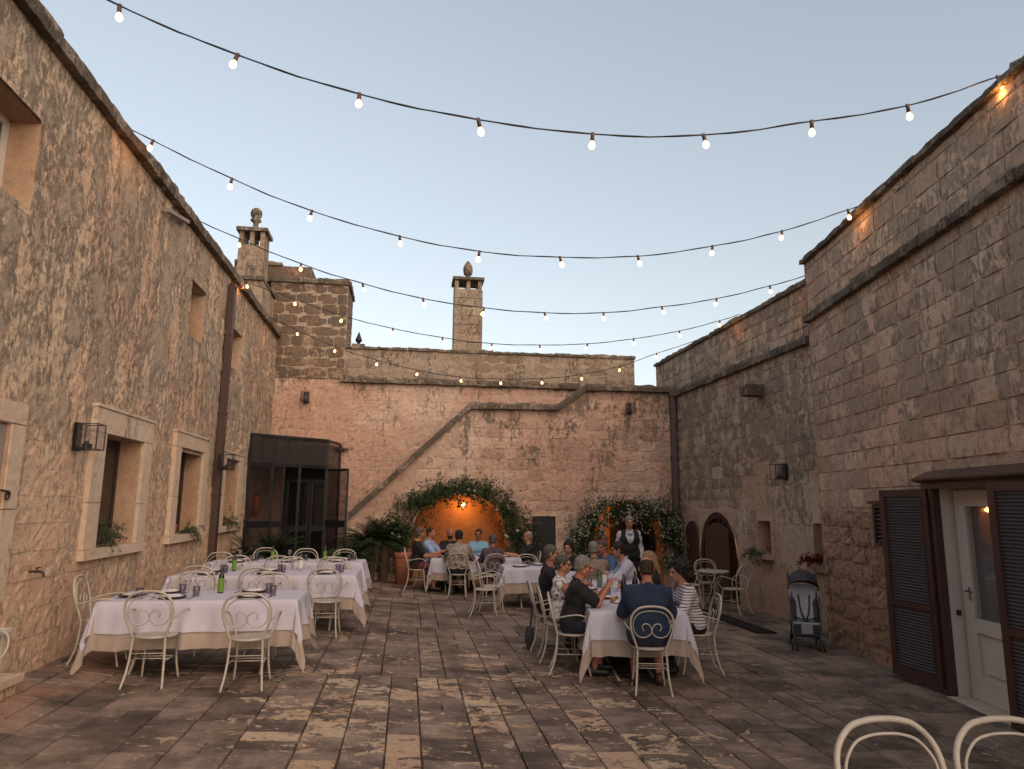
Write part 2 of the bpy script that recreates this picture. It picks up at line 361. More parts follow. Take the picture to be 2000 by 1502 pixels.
# ------------------------------------------------------------------ masonry
rnd = random.Random(11)
def block_variants(n, cham, wob, seed):
    """unit blocks: x,z in +-.5, front face at y=-1 (towards the viewer side), eroded edges"""
    out = []; r = random.Random(seed)
    for k in range(n):
        g = 3; vs = []; fs = []
        for j in range(g+1):
            for i in range(g+1):
                u, v = i/g-.5, j/g-.5; edge = (i in (0, g)) + (j in (0, g))
                uu, vv = u*(1-cham), v*(1-cham*1.4)
                if edge: uu += r.uniform(-.5, .5)*cham*.5; vv += r.uniform(-.5, .5)*cham*.5
                vs.append((uu, -1+r.uniform(0, wob)+(.10*edge if edge == 2 else 0), vv))
        base = len(vs); ring = [(i, 0) for i in range(g)] + [(g, j) for j in range(g)] + [(g-i, g) for i in range(g)] + [(0, g-j) for j in range(g)]
        for (i, j) in ring: vs.append(((i/g-.5), -.72+r.uniform(0, .12), (j/g-.5)))
        b2 = len(vs)
        for (i, j) in ring: vs.append(((i/g-.5), 0, (j/g-.5)))
        for j in range(g):
            for i in range(g): a = j*(g+1)+i; fs.append((a, a+1, a+g+2, a+g+1))
        L = len(ring); idx = [j*(g+1)+i for (i, j) in ring]
        for t in range(L):
            u = (t+1) % L; fs.append((idx[t], base+t, base+u, idx[u])); fs.append((base+t, b2+t, b2+u, base+u))
        out.append((vs, fs))
    return out
class Frame:
    """vertical wall plane through A heading to B; n = horizontal normal into the courtyard"""
    def __init__(s, A, B, flip=False):
        s.A = Vector((A[0], A[1], 0)); d = Vector((B[0]-A[0], B[1]-A[1], 0)); s.L = d.length; s.d = d/s.L
        s.n = Vector((s.d.y, -s.d.x, 0)) * (-1 if flip else 1)
        # rotation so local x -> d, local -y -> n
        s.rz = math.atan2(s.d.y, s.d.x)
        s.flip = flip
    def p(s, u, z, w=0.): q = s.A+s.d*u+s.n*w; return Vector((q.x, q.y, z))
    def box(s, mb, u0, u1, z0, z1, w0, w1):
        vs = [s.p(u, z, w) for z in (z0, z1) for w in (w0, w1) for u in (u0, u1)]
        fs = [(0,2,3,1),(4,5,7,6),(0,1,5,4),(2,6,7,3),(0,4,6,2),(1,3,7,5)]
        if s.flip: fs = [f[::-1] for f in fs]
        mb.add(vs, [f[::-1] for f in fs])

def masonry(fr, parent, rects_fn, variants_me, mat_stuff, u0, u1, z0, z1, course, wr, openings=(), proud=(.004, .016), gap=.012, limit=300, name='stone_block', eye=(0, 0, 1.78), keep=None, raw=None, seed=1):
    r = random.Random(seed); rects = []; z = z0; row = 0
    while z < z1-.05:
        h = course*r.uniform(.9, 1.1)
        if z+h > z1-.08: h = z1-z
        u = u0-r.uniform(0, wr[1]) ; 
        while u < u1:
            wd = r.uniform(*wr); a, b = max(u, u0), min(u+wd, u1); u += wd
            if b-a < .07: continue
            segs = [(a, b)]
            for o in openings:
                if z+h > o[2]-.005 and z < o[3]+.005:
                    ns = []
                    for (s0, s1) in segs:
                        if s1 <= o[0] or s0 >= o[1]: ns.append((s0, s1)); continue
                        if s0 < o[0]: ns.append((s0, o[0]))
                        if s1 > o[1]: ns.append((o[1], s1))
                    segs = ns
            for (s0, s1) in segs:
                if s1-s0 < .06: continue
                if keep and not keep((s0+s1)/2, z+h/2, s0, s1, z, z+h): continue
                rects.append((s0, s1, z, z+h))
        z += h; row += 1
    E = Vector(eye)
    def size(q):
        c = fr.p((q[0]+q[1])/2, (q[2]+q[3])/2); v = (E-c); d = v.length
        return -(q[1]-q[0])*(q[3]-q[2])*abs(v.normalized().dot(fr.n))/d/d
    rects.sort(key=size)
    ploc = parent.location
    stuff = MB()
    for i, (a, b, c, d) in enumerate(rects):
        pr = r.uniform(*proud); dep = .07+pr; w_, h_ = b-a-gap*r.uniform(.7, 1.4), d-c-gap*r.uniform(.7, 1.4)
        ctr = fr.p((a+b)/2, (c+d)/2, -.07); k = r.randrange(len(variants_me)); flipx = -1 if fr.flip else 1
        if i < limit:
            o = bpy.data.objects.new(name, variants_me[k]); COL.objects.link(o); o.parent = parent
            o.location = ctr-Vector(ploc); o.rotation_euler = (r.uniform(-.006, .006), r.uniform(-.004, .004), fr.rz+(math.pi if fr.flip else 0)); o.scale = (w_, dep, h_)
        else:
            vs, fs = raw[k]; m = Matrix.Rotation(fr.rz+(math.pi if fr.flip else 0), 3, 'Z')
            stuff.add([ctr-Vector(ploc)+m @ Vector((v[0]*w_, v[1]*dep, v[2]*h_)) for v in vs], fs)
    if stuff.v: stuff.build('stone_blocks', mat_stuff, parent, kind='stuff')

RAW = block_variants(7, .05, .22, 5)
RAW2 = block_variants(7, .016, .05, 6)
def variant_meshes(mat, nm='stone_block', raw=None):
    out = []
    for vs, fs in (raw or RAW):
        mb = MB(); mb.add(vs, fs); out.append(mb.mesh(nm, mat))
    return out

def sheet(fr, parent, name, mat, u0, u1, z0, z1, res, amp, openings=(), ztop=None, seed=0., jamb=.35, jmat=None, thick=.5, extra=None, off=0.):
    """relieved wall face with recessed openings; opening = (u0,u1,z0,z1[,arch fn[,depth]])"""
    ploc = Vector(parent.location)
    us = set([round(u0+i*res, 4) for i in range(int((u1-u0)/res)+1)]+[u1]); zs = set([round(z0+i*res, 4) for i in range(int((z1-z0)/res)+1)]+[z1])
    def clean(S, keys):
        S = sorted(S); out = []
        for x in S:
            if any(abs(x-k) < res*.45 and x != k for k in keys): continue
            out.append(x)
        return out
    ku = {u0, u1} | {o[0] for o in openings} | {o[1] for o in openings}; kz = {z0, z1} | {o[2] for o in openings} | {o[3] for o in openings}
    us = clean(us | ku, ku); zs = clean(zs | kz, kz)
    mb = MB(); vid = {}
    def disp(u, z):
        f = 1.
        for o in openings:
            du = max(o[0]-u, u-o[1], 0); dz = max(o[2]-z, z-o[3], 0); f = min(f, (du*du+dz*dz)**.5/(res*1.5))
        if f <= 0: return 0.
        q = fr.p(u, z); n1 = mnoise.fractal(q*1.3+Vector((seed, 0, 0)), .9, 2.1, 4); n2 = mnoise.noise(q*9+Vector((0, seed, 0))); n3 = mnoise.noise(q*4.+Vector((3, seed, 0)))
        d = .5*n1+.22*n2+.3*n3
        if n2 > .42 or n3 > .52: d -= .5
        if extra: d += extra(u, z)
        return ((d-.35)*amp-off)*min(1, f)
    def V(u, z, op):
        zz = z
        if ztop: zz = min(zz, ztop(u))
        if op and len(op) > 4 and op[4]: zz = max(zz, op[4](u))
        k = (u, z, op is not None)
        if k not in vid: vid[k] = len(mb.v); q = fr.p(u, zz, disp(u, zz) if not (op and zz != z) else 0.)-ploc; mb.v.append(tuple(q))
        return vid[k], zz
    for i in range(len(us)-1):
        for j in range(len(zs)-1):
            ua, ub, za, zb = us[i], us[i+1], zs[j], zs[j+1]; cu, cz = (ua+ub)/2, (za+zb)/2; op = None
            for o in openings:
                if o[0] < cu < o[1] and o[2] < cz < o[3]: op = o
            if op is not None and not (len(op) > 4 and op[4]): continue
            q = [V(ua, za, op), V(ub, za, op), V(ub, zb, op), V(ua, zb, op)]
            if q[3][1]-q[0][1] < 1e-4 and q[2][1]-q[1][1] < 1e-4: continue
            f = [x[0] for x in q]
            if fr.flip: f = f[::-1]
            mb.f.append(f); mb.mi.append(0)
    # thickness: back, ends, top
    zt = ztop or (lambda u: z1)
    ts = [u for u in us]
    for a, b in zip(ts, ts[1:]):
        vs = [fr.p(a, zt(a), -.03)-ploc, fr.p(b, zt(b), -.03)-ploc, fr.p(b, zt(b), -thick)-ploc, fr.p(a, zt(a), -thick)-ploc]; mb.add(vs, [(0, 1, 2, 3)])
        for (p, q_) in ((-.03, 0.),):
            mb.add([fr.p(a, zt(a), -.03)-ploc, fr.p(b, zt(b), -.03)-ploc, fr.p(b, zt(b), .0)-ploc, fr.p(a, zt(a), .0)-ploc], [(0, 1, 2, 3)])
    for u in (u0, u1):
        mb.add([fr.p(u, z0, 0)-ploc, fr.p(u, zt(u), 0)-ploc, fr.p(u, zt(u), -thick)-ploc, fr.p(u, z0, -thick)-ploc], [(0, 1, 2, 3)])
    core = mb.build(name, [mat], parent)
    for o in openings:
        jm = MB(); dep = o[5] if len(o) > 5 else jamb
        if len(o) > 4 and o[4]:
            N = 14; pts = [(o[0], o[2])]+[(o[0]+(o[1]-o[0])*t/N, min(o[3], o[4](o[0]+(o[1]-o[0])*t/N))) for t in range(N+1)]+[(o[1], o[2])]
        else: pts = [(o[0], o[2]), (o[0], o[3]), (o[1], o[3]), (o[1], o[2])]
        for a, b in zip(pts, pts[1:]+pts[:1]):
            jm.add([fr.p(a[0], a[1], 0)-ploc, fr.p(b[0], b[1], 0)-ploc, fr.p(b[0], b[1], -dep)-ploc, fr.p(a[0], a[1], -dep)-ploc], [(0, 1, 2, 3)])
        jm.add([fr.p(a[0], a[1], -dep)-ploc for a in pts], [tuple(range(len(pts)))])
        jm.build('reveal', jmat or M_reveal, parent)
    return core

def coping_run(fr, parent, path, thick, out, back, mat, piece=(.5, .85), seed=3, name='coping_stone'):
    """rough coping stones along a path of (u, z_bottom) points"""
    r = random.Random(seed); ploc = Vector(parent.location)
    for (ua, za), (ub, zb) in zip(path, path[1:]):
        L = math.hypot(ub-ua, zb-za); n = max(1, round(L/r.uniform(*piece))); cuts = [0]+[(i+r.uniform(-.18, .18))/n for i in range(1, n)]+[1]
        for c0, c1 in zip(cuts, cuts[1:]):
            mb = MB(); g = max(2, round((c1-c0)*L/.13)); e = .004/L
            t = [c0+e+(c1-c0-2*e)*i/g for i in range(g+1)]
            ring = []
            o1, o2, o3 = r.uniform(-.012, .012), r.uniform(-.012, .012), r.uniform(-.02, .02)
            for q in t:
                u = ua+(ub-ua)*q; z = za+(zb-za)*q; j = lambda a: r.uniform(-a, a)
                ring.append([fr.p(u, z+j(.006), -back)-ploc, fr.p(u, z+j(.008), out+o1+j(.01))-ploc, fr.p(u, z+thick*.62+j(.015), out+o1+.006+j(.014))-ploc,
                             fr.p(u, z+thick+o3+j(.018), out*.55+o2+j(.015))-ploc, fr.p(u, z+thick*.95+o3+j(.012), -back)-ploc])
            vs = [v for q in ring for v in q]; fs = []
            for i in range(g):
                for k in range(5): fs.append((i*5+k, i*5+(k+1) % 5, (i+1)*5+(k+1) % 5, (i+1)*5+k))
            fs += [(4, 3, 2, 1, 0), tuple(g*5+k for k in range(5))]
            if not fr.flip: fs = [f[::-1] for f in fs]
            mb.add(vs, fs); mb.build(name, mat, parent)
# ------------------------------------------------------------------ ground
g = MB(); g.add([(-120, -120, -.75), (120, -120, -.75), (120, 120, -.75), (-120, 120, -.75)], [(0, 1, 2, 3)])
tag(g.build('ground', M_ground), kind='structure')
pv = empty('pavement', (0, 0, 0)); pv['kind'] = 'structure'
bed = MB(); xs = [-4.2, -3.5, -2.6, -1.8, -1, 0, 1.1, 2.6, 5, 7.6]; ys = [-6+1.3*i for i in range(20)]
for j in range(len(ys)-1):
    for i in range(len(xs)-1):
        bed.add([(x, y, gz(x)-.022) for x, y in ((xs[i], ys[j]), (xs[i+1], ys[j]), (xs[i+1], ys[j+1]), (xs[i], ys[j+1]))], [(0, 1, 2, 3)])
bed.build('joint_bed', M_joint, pv)
def slab_variants(n):
    out = []; r = random.Random(2)
    for k in range(n):
        g_ = 2; vs = []; fs = []
        ring = [(0, 0), (.5, 0), (1, 0), (1, .5), (1, 1), (.5, 1), (0, 1), (0, .5)]
        for (a, b) in ring: vs.append(((a-.5)*.972+r.uniform(-.008, .008), (b-.5)*.972+r.uniform(-.008, .008), 1+r.uniform(-.05, .05)))
        vs.append((r.uniform(-.1, .1), r.uniform(-.1, .1), 1+r.uniform(-.12, .05)))
        for (a, b) in ring: vs.append((a-.5, b-.5, .62))
        for (a, b) in ring: vs.append((a-.5, b-.5, 0))
        for t in range(8): u = (t+1) % 8; fs += [(8, t, u), (t, 9+t, 9+u, u), (9+t, 17+t, 17+u, 9+u)]
        out.append((vs, fs))
    return out
SL = slab_variants(8); SLM = []
for vs, fs in SL:
    m = MB(); m.add(vs, fs); SLM.append(m.mesh('paving_stone', M_floor))
r = random.Random(21); stones = []
bands = [(1.6, 5.3), (5.3, 8.1), (8.1, 11.3), (11.3, 14.6), (14.6, 18.9)]
cols = []
for b0, b1 in bands:
    x = -4.1-r.random()*.3
    while x < 7.4: wd = r.choice((.27, .33, .38, .44, .50)); cols.append((x, wd, b0, b1)); x += wd
for (x, wd, b0, b1) in cols:
    y = b0
    while y < b1-.01:
        ln = r.choice((.18, .22, .28, .34, .42, .52)) if x < 3.2 else r.choice((.36, .5, .62, .75))
        if y+ln > b1-.14: ln = b1-y
        if r.random() < .2 and wd > .42:
            stones.append((x, x+wd/2, y, y+ln)); stones.append((x+wd/2, x+wd, y, y+ln))
        else: stones.append((x, x+wd, y, y+ln))
        y += ln
def vis(q):
    cx, cy = (q[0]+q[1])/2, (q[2]+q[3])/2
    v = Vector((cx, cy, 0))-Vector((0, 0, 1.78)); f = v.dot(fw)
    if f < .5: return 9
    px = 1000+1365*v.dot(rt)/f; py = 751-1365*v.dot(up)/f
    if px < -60 or px > 2060 or py > 1560: return 5
    return -(q[1]-q[0])*(q[3]-q[2])/f**3
stones.sort(key=vis)
fl = MB()
SLOPE = lambda x: (gz(x+.1)-gz(x-.1))/.2
for i, (a, b, c, d) in enumerate(stones):
    gp_ = r.uniform(.006, .014); cx, cy = (a+b)/2, (c+d)/2; k = r.randrange(8); top = gz(cx)+r.uniform(-.004, .005)
    rot = (r.uniform(-.006, .006), -math.atan(SLOPE(cx))+r.uniform(-.005, .005), r.uniform(-.006, .006)); s_ = (b-a-gp_, d-c-gp_*1.9, .05)
    if i < 300:
        inst('paving_stone', SLM[k], pv, (cx, cy, top-.05), sc_=s_, rot=rot)
    else:
        vs, fs = SL[k]; t = SLOPE(cx)
        fl.add([(cx+v[0]*s_[0], cy+v[1]*s_[1], top-.05+v[2]*.05+v[0]*s_[0]*t) for v in vs], fs)
fl.build('paving_stones', M_floor, pv, kind='stuff')
bk = MB()
for i in range(len(xs)-1):
    bk.add([(x_, y_, gz(x_)) for x_, y_ in ((xs[i], -6), (xs[i+1], -6), (xs[i+1], 2.2), (xs[i], 2.2))], [(0, 1, 2, 3)])
bk.build('rear_paving', M_floor, pv)

# ------------------------------------------------------------------ left wall
XL = -3.52
L = Frame((XL, -3), (XL, 18.7)); U = lambda y: y+3
wl = empty('courtyard_wall', (XL, 8, 0), label='tall lichen-stained plastered wall on the left with stone-framed windows and brown downpipe', cat='wall')
WIN = [(8.72, 9.92, 1.25, 2.56), (11.46, 12.70, 1.28, 2.62), (14.25, 15.36, 1.33, 2.63)]
FRM = [(8.40, 10.2, 1.14, 2.84), (11.19, 12.98, 1.17, 2.84), (13.92, 15.66, 1.22, 2.74)]
UPW = [(5.35, 6.66, 4.36, 5.28), (11.42, 12.18, 4.38, 5.27), (14.18, 14.92, 4.38, 5.2)]
LW = (5.75, 6.80, .95, 2.46)
ops = [(U(a), U(b), c, d, None, .29) for a, b, c, d in WIN]+[(U(a), U(b), c, d, None, .33) for a, b, c, d in UPW]+[(U(LW[0]), U(LW[1]), LW[2], LW[3], None, .1)]
sheet(L, wl, 'wall_face', M_left, 0, 21.7, -.2, 6.06, .06, .026, ops, seed=1.3, thick=.8,
      extra=lambda u, z: .55 if u > 16.5 and z < 5.9 and mnoise.noise(Vector((u*1.1, round(z*3.2)*3.1, 0))) > .12 else 0)
wp = Vector(wl.location)
def P_(mb, a, b): mb.box2(Vector(a)-wp, Vector(b)-wp)
for k, ((a, b, c, d), (fa, fb, fc, fd)) in enumerate(zip(WIN, FRM)):
    wn = MB(); x0 = XL-.26
    P_(wn, (x0-.03, a, c), (x0, b, c+.05)); P_(wn, (x0-.03, a, d-.06), (x0, b, d)); P_(wn, (x0-.03, a, c+.05), (x0, a+.05, d-.06)); P_(wn, (x0-.03, b-.05, c+.05), (x0, b, d-.06)); m_ = a+(b-a)*.5; P_(wn, (x0-.035, m_-.03, c+.05), (x0+.005, m_+.03, d-.06))
    win = wn.build('window', M_brownd, wl)
    pn = MB(); P_(pn, (x0-.022, a+.05, c+.05), (x0-.014, m_-.03, d-.06)); P_(pn, (x0-.022, m_+.03, c+.05), (x0-.014, b-.05, d-.06)); pn.build('pane', M_glass, win)
    bkp = MB(); P_(bkp, (x0-.029, a, c), (x0-.025, b, d)); bkp.build('curtain', simple('curtain_%d' % k, (.16,.11,.075), .9, var=.3), win)
    # limestone surround, pieces butted
    r = random.Random(k+4)
    for nm, seg in (('jamb_stone', (fa, a)), ('jamb_stone', (b, fb))):
        zz = [c]+sorted([c+(d-c)*(.42+r.uniform(-.05, .05))])+[d]
        for z0, z1 in zip(zz, zz[1:]):
            q = MB(); P_(q, (XL-.1, seg[0]+.002, z0+.003), (XL+.045+r.uniform(0, .006), seg[1]-.002, z1-.003)); q.build(nm, M_trim, wl)
            q = MB(); y0 = seg[1] if seg[1] == a else seg[0]
    q = MB(); P_(q, (XL-.28, fa-.02, fc), (XL+.07, fb+.02, c-.002)); q.build('sill_stone', M_trim, wl)
    q = MB(); m2 = fa+(fb-fa)*.55
    P_(q, (XL-.1, fa, d+.003), (XL+.048, fb, fd)); q.build('lintel_stone', M_trim, wl)
    q = MB(); P_(q, (XL-.02, fa-.02, fd+.002), (XL+.065, fb+.02, fd+.035)); q.build('drip_moulding', M_trim, wl)
for k, (a, b, c, d) in enumerate(UPW):
    q = MB(); x0 = XL-.27; mt = M_whitepaint if k == 0 else M_greywood
    P_(q, (x0-.04, a, c), (x0, b, c+.07)); P_(q, (x0-.04, a, d-.07), (x0, b, d)); P_(q, (x0-.04, a, c+.07), (x0, a+.07, d-.07)); P_(q, (x0-.04, b-.07, c+.07), (x0, b, d-.07)); P_(q, (x0-.045, (a+b)/2-.04, c+.07), (x0+.005, (a+b)/2+.04, d-.07))
    win = q.build('window', mt, wl); pn = MB(); P_(pn, (x0-.03, a+.07, c+.07), (x0-.022, (a+b)/2-.04, d-.07)); P_(pn, (x0-.03, (a+b)/2+.04, c+.07), (x0-.022, b-.07, d-.07)); pn.build('pane', M_glass, win)
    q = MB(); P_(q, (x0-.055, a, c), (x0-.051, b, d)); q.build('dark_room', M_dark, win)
# grey wooden shutter low on the left
sh = MB(); a, b, c, d = LW; m2 = (a+b)/2
for (y0, y1) in ((a, m2-.005), (m2+.005, b)):
    P_(sh, (XL-.085, y0, c), (XL-.03, y0+.08, d)); P_(sh, (XL-.085, y1-.08, c), (XL-.03, y1, d))
    for z in (c, (c+d)/2-.05, d-.09): P_(sh, (XL-.083, y0+.081, z), (XL-.032, y1-.081, z+.09))
shu = sh.build('shutter', M_greywood, wl)
for (y0, y1) in ((a+.08, m2-.085), (m2+.085, b-.08)):
    for z0, z1 in ((c+.09, (c+d)/2-.05), ((c+d)/2+.04, d-.09)):
        q = MB(); P_(q, (XL-.075, y0, z0), (XL-.05, y1, z1)); q.build('panel', M_greywood, shu)
q = MB(); q.tube([Vector((XL-.02, 6.70, 1.86))-wp, Vector((XL+.03, 6.72, 1.87))-wp, Vector((XL+.04, 6.82, 1.86))-wp, Vector((XL+.02, 6.88, 1.84))-wp], .012); q.tube([Vector((XL+.03, 6.83+.03*math.cos(t), 1.85-.03+.03*math.sin(t)))-wp for t in [i*.7 for i in range(9)]], .008, closed=True); q.build('latch', M_rust, shu)
for (y0, y1, z0, z1) in ((5.5, 5.74, .9, 2.46), (6.81, 7.03, .9, 1.7), (6.81, 7.03, 1.71, 2.46), (5.5, 7.03, 2.47, 2.66)):
    q = MB(); P_(q, (XL-.1, y0, z0), (XL+.012, y1, z1)); q.build('surround_stone', M_trim, wl)
coping_run(L, wl, [(U(-2), 6.07), (U(4.2), 6.07), (U(18.66), 6.07)], .2, .10, .75, M_coping, (.55, .9))
q = MB(); q.bar(Vector((XL+.07, 9.82, 5.80))-wp, Vector((XL+.07, 10.7, 5.99))-wp, .07, .05); q.build('wooden_spout', M_greywood, wl)
dp = MB()
dp.mat(0); dp.box2(Vector((XL+.02, 13.50, .72))-wp, Vector((XL+.13, 13.66, 5.86))-wp)
dpo = dp.build('downpipe', M_pipeb, wl)
q = MB(); q.box2(Vector((XL+.015, 13.49, .12))-wp, Vector((XL+.135, 13.67, .72))-wp); q.build('pipe_shoe', M_pipeb, dpo)
q = MB(); q.lathe(Vector((XL+.02, 13.58, 5.86))-wp, [(.08, 0), (.08, .11)], 12, (1, 0, 0)); q.build('rounded_top', M_pipeb, dpo)
for z in (1.9, 3.4, 4.9):
    q = MB(); q.box2(Vector((XL, 13.485, z))-wp, Vector((XL+.14, 13.675, z+.035))-wp); q.build('pipe_bracket', M_pipeb, dpo)

# ------------------------------------------------------------------ back wall with raised tower on the left
YB = 18.7
B = Frame((XL-.3, YB), (6.3, YB)); UB = lambda x: x-(XL-.3)
wb = empty('courtyard_wall', (1.4, YB, 0), label='pink plastered back wall behind the outside staircase, with a dark stone ledge', cat='wall')
sheet(B, wb, 'wall_face', M_back, UB(XL), UB(6.28), -.3, 5.02, .08, .045, (), seed=4.1, thick=.5)
coping_run(B, wb, [(UB(-1.86), 4.94), (UB(4.65), 4.94)], .17, .11, .1, M_coping, (.5, .85), seed=8, name='ledge_stone')
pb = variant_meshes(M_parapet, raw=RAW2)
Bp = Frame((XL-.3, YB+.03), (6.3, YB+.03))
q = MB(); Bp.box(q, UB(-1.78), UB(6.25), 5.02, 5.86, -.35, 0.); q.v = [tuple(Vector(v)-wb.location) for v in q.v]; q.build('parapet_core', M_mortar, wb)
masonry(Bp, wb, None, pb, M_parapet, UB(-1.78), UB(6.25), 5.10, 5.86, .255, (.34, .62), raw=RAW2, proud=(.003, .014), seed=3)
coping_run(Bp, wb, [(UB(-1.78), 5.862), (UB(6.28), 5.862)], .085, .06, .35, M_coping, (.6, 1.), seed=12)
pt = variant_meshes(M_back)
masonry(B, wb, None, pt, M_back, UB(-1.2), UB(4.5), 2.5, 4.85, .26, (.4, .7), raw=RAW, proud=(-.018, -.004), gap=.012, seed=31, limit=80, keep=lambda u, z, a, b, c, d: mnoise.noise(Vector((u*.8, z*1.1, 5))) > .22)

tw = empty('stone_tower', (-2.65, YB, 5.0), label='square block tower rising over the left end of the back wall', cat='tower')
TX0, TX1, TZ = XL-.25, -1.76, 7.62
T = Frame((TX0, YB), (TX1, YB))
tpos = Vector(tw.location)
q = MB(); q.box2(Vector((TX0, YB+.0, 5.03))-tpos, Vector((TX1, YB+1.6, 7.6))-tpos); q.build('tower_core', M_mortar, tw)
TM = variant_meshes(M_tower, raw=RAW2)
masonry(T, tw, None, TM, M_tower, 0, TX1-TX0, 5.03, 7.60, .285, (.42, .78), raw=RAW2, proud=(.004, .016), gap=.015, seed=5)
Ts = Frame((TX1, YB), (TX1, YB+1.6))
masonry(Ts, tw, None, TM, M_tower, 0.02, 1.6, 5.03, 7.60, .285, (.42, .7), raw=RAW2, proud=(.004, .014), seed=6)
coping_run(T, tw, [(.0, 7.605), (TX1-TX0+.02, 7.605)], .16, .07, .5, M_coping, (.6, .9), seed=14)
coping_run(Ts, tw, [(.0, 7.605), (1.62, 7.605)], .14, .06, .3, M_coping, (.5, .8), seed=15)
q = MB(); q.box2((-2.1, 0, 2.62), (-.1, .9, 3.06)); q.build('upper_block', M_tower, tw)
coping_run(Frame((-4.75, YB), (-2.75, YB)), tw, [(.0, 8.06), (1.22, 8.06)], .12, .05, .6, M_coping, (.5, .8), seed=16)

# block carrying the first chimney, standing on the left roof
cb = empty('chimney', (-3.95, 17.45, 6.1), label='tall square chimney with open vents and a ball finial, above the left wall', cat='chimney')
cp = Vector(cb.location)
q = MB(); q.box2(Vector((-4.3, 17.14, 6.1))-cp, Vector((-3.66, 18.2, 7.13))-cp); q.box2(Vector((-4.28, 18.2, 6.1))-cp, Vector((-3.67, 18.68, 7.1))-cp); q.build('base', M_parapet, cb)
q = MB(); q.box2(Vector((-4.36, 17.06, 7.13))-cp, Vector((-3.64, 17.85, 7.22))-cp); q.build('base_ledge', M_coping, cb)
q = MB(); q.box2(Vector((-4.34, 17.85, 7.13))-cp, Vector((-3.62, 18.69, 7.2))-cp); q.build('wall_capping', M_coping, cb)
cx0, cx1, cy0, cy1 = -4.30, -3.68, 17.12, 17.72
for i in range(3):
    q = MB(); q.box2(Vector((cx0+.004*i, cy0+.003*i, 7.22+.27*i+.004))-cp, Vector((cx1-.004*i, cy1, 7.22+.27*(i+1)))-cp); q.build('stone_block', M_parapet, cb)
for i in range(3):
    for j in range(3):
        if i == 1 and j == 1: continue
        px, py = cx0+.06+(cx1-cx0-.12)*i/2, cy0+.06+(cy1-cy0-.12)*j/2
        q = MB(); q.box((px-cp.x, py-cp.y, 8.21-cp.z), (.10, .10, .34)); q.build('vent_post', M_parapet, cb)
q = MB(); q.box2(Vector((cx0-.06, cy0-.06, 8.38))-cp, Vector((cx1+.06, cy1+.06, 8.47))-cp); q.box2(Vector((cx0+.14, cy0+.14, 8.47))-cp, Vector((cx1-.14, cy1-.14, 8.52))-cp); q.build('cap', M_coping, cb)
q = MB(); q.lathe(Vector(((cx0+cx1)/2, (cy0+cy1)/2, 8.52))-cp, [(.10, 0), (.07, .04), (.065, .2), (.13, .24), (.135, .27), (.08, .30), (.13, .37), (.145, .44), (.12, .53), (.06, .58), (.0, .6)], 14); q.build('ball_finial', M_coping, cb, smooth=True)

c2 = empty('chimney', (1.58, 20, 5.6), label='slender stone block chimney with pine cone finial, rising behind the back wall', cat='chimney')
cp = Vector(c2.location); r = random.Random(5)
z = 5.6
q = MB(); q.box2(Vector((1.18, 19.7, 5.6))-cp, Vector((1.97, 20.4, 8.0))-cp); q.build('chimney_core', M_mortar, c2)
row = 0
while z < 7.98:
    sp = [0, .38+.2*(row % 2), .79] if row % 3 else [0, .79]
    for a, b in zip(sp, sp[1:]):
        q = MB(); q.box((1.175+(a+b)/2-cp.x, 19.72-cp.y, z+.13-cp.z), (b-a-.012, .09+r.uniform(0, .02), .25)); q.build('stone_block', M_parapet, c2)
    q = MB(); q.box((1.98-cp.x, 20.05-cp.y, z+.13-cp.z), (.05, .66, .25)); q.build('stone_block', M_parapet, c2)
    z += .265; row += 1
for i in range(3):
    for j in (0, 1):
        q = MB(); q.box((1.24+.34*i-cp.x, 19.76+.58*j-cp.y, 8.13-cp.z), (.11, .11, .27)); q.build('vent_post', M_parapet, c2)
q = MB(); q.box2(Vector((1.12, 19.62, 8.265))-cp, Vector((2.04, 20.46, 8.35))-cp); q.build('cap', M_coping, c2)
q = MB(); q.lathe(Vector((1.58, 20., 8.35))-cp, [(.13, 0), (.13, .08), (.07, .1), (.07, .16), (.12, .18), (.13, .22), (.14, .27), (.145, .36), (.12, .46), (.06, .56), (.0, .62)], 14); q.build('cone_finial', M_coping, c2, smooth=True)
fn = empty('finial', (-1.43, YB+.1, 5.94), label='small dark stone spike finial on the parapet beside the tower', cat='finial')
q = MB(); q.box((0, 0, .03), (.34, .2, .07)); q.build('plinth', M_coping, fn)
q = MB(); q.lathe((0, 0, .065), [(.05, 0), (.04, .05), (.085, .08), (.09, .13), (.06, .2), (.025, .3), (.0, .36)], 10); q.build('spike', M_dmetal, fn, smooth=True)

# ------------------------------------------------------------------ staircase front wall
YS, XR = 17.5, 6.95
S = Frame((-1.4, YS), (XR, YS)); US = lambda x: x+1.4
ws = empty('staircase_wall', (2.3, YS, 0), label='pale block wall of the outside stair with its diagonal dark coping', cat='wall')
SP = [(-1.4, 1.378), (1.52, 4.16), (3.80, 4.18), (4.52, 4.72), (XR, 4.74)]
def stop(u):
    x = u-1.4
    for (a, za), (b, zb) in zip(SP, SP[1:]):
        if x <= b+1e-6: return za+(zb-za)*(x-a)/(b-a)
    return SP[-1][1]
def arch(x0, x1, zs, zt): 
    c, w_ = (x0+x1)/2+1.4, (x1-x0)/2
    return lambda u: zs+(zt-zs)*math.sqrt(max(0, 1-((u-c)/w_)**2))
A1 = (.12, 2.50, .95, 2.05); A2 = (4.68, 6.50, 1.0, 1.92)
ops = [(US(A1[0]), US(A1[1]), -.3, 2.06, arch(*A1), 1.0), (US(A2[0]), US(A2[1]), -.3, 1.93, arch(*A2), .95), (US(3.11), US(3.70), -.3, 1.5, None, .12)]
sheet(S, ws, 'wall_face', M_stair, 0, XR+1.4, -.3, 4.75, .07, .018, ops, ztop=stop, off=.012, seed=7.7, thick=.4, jmat=M_niche)
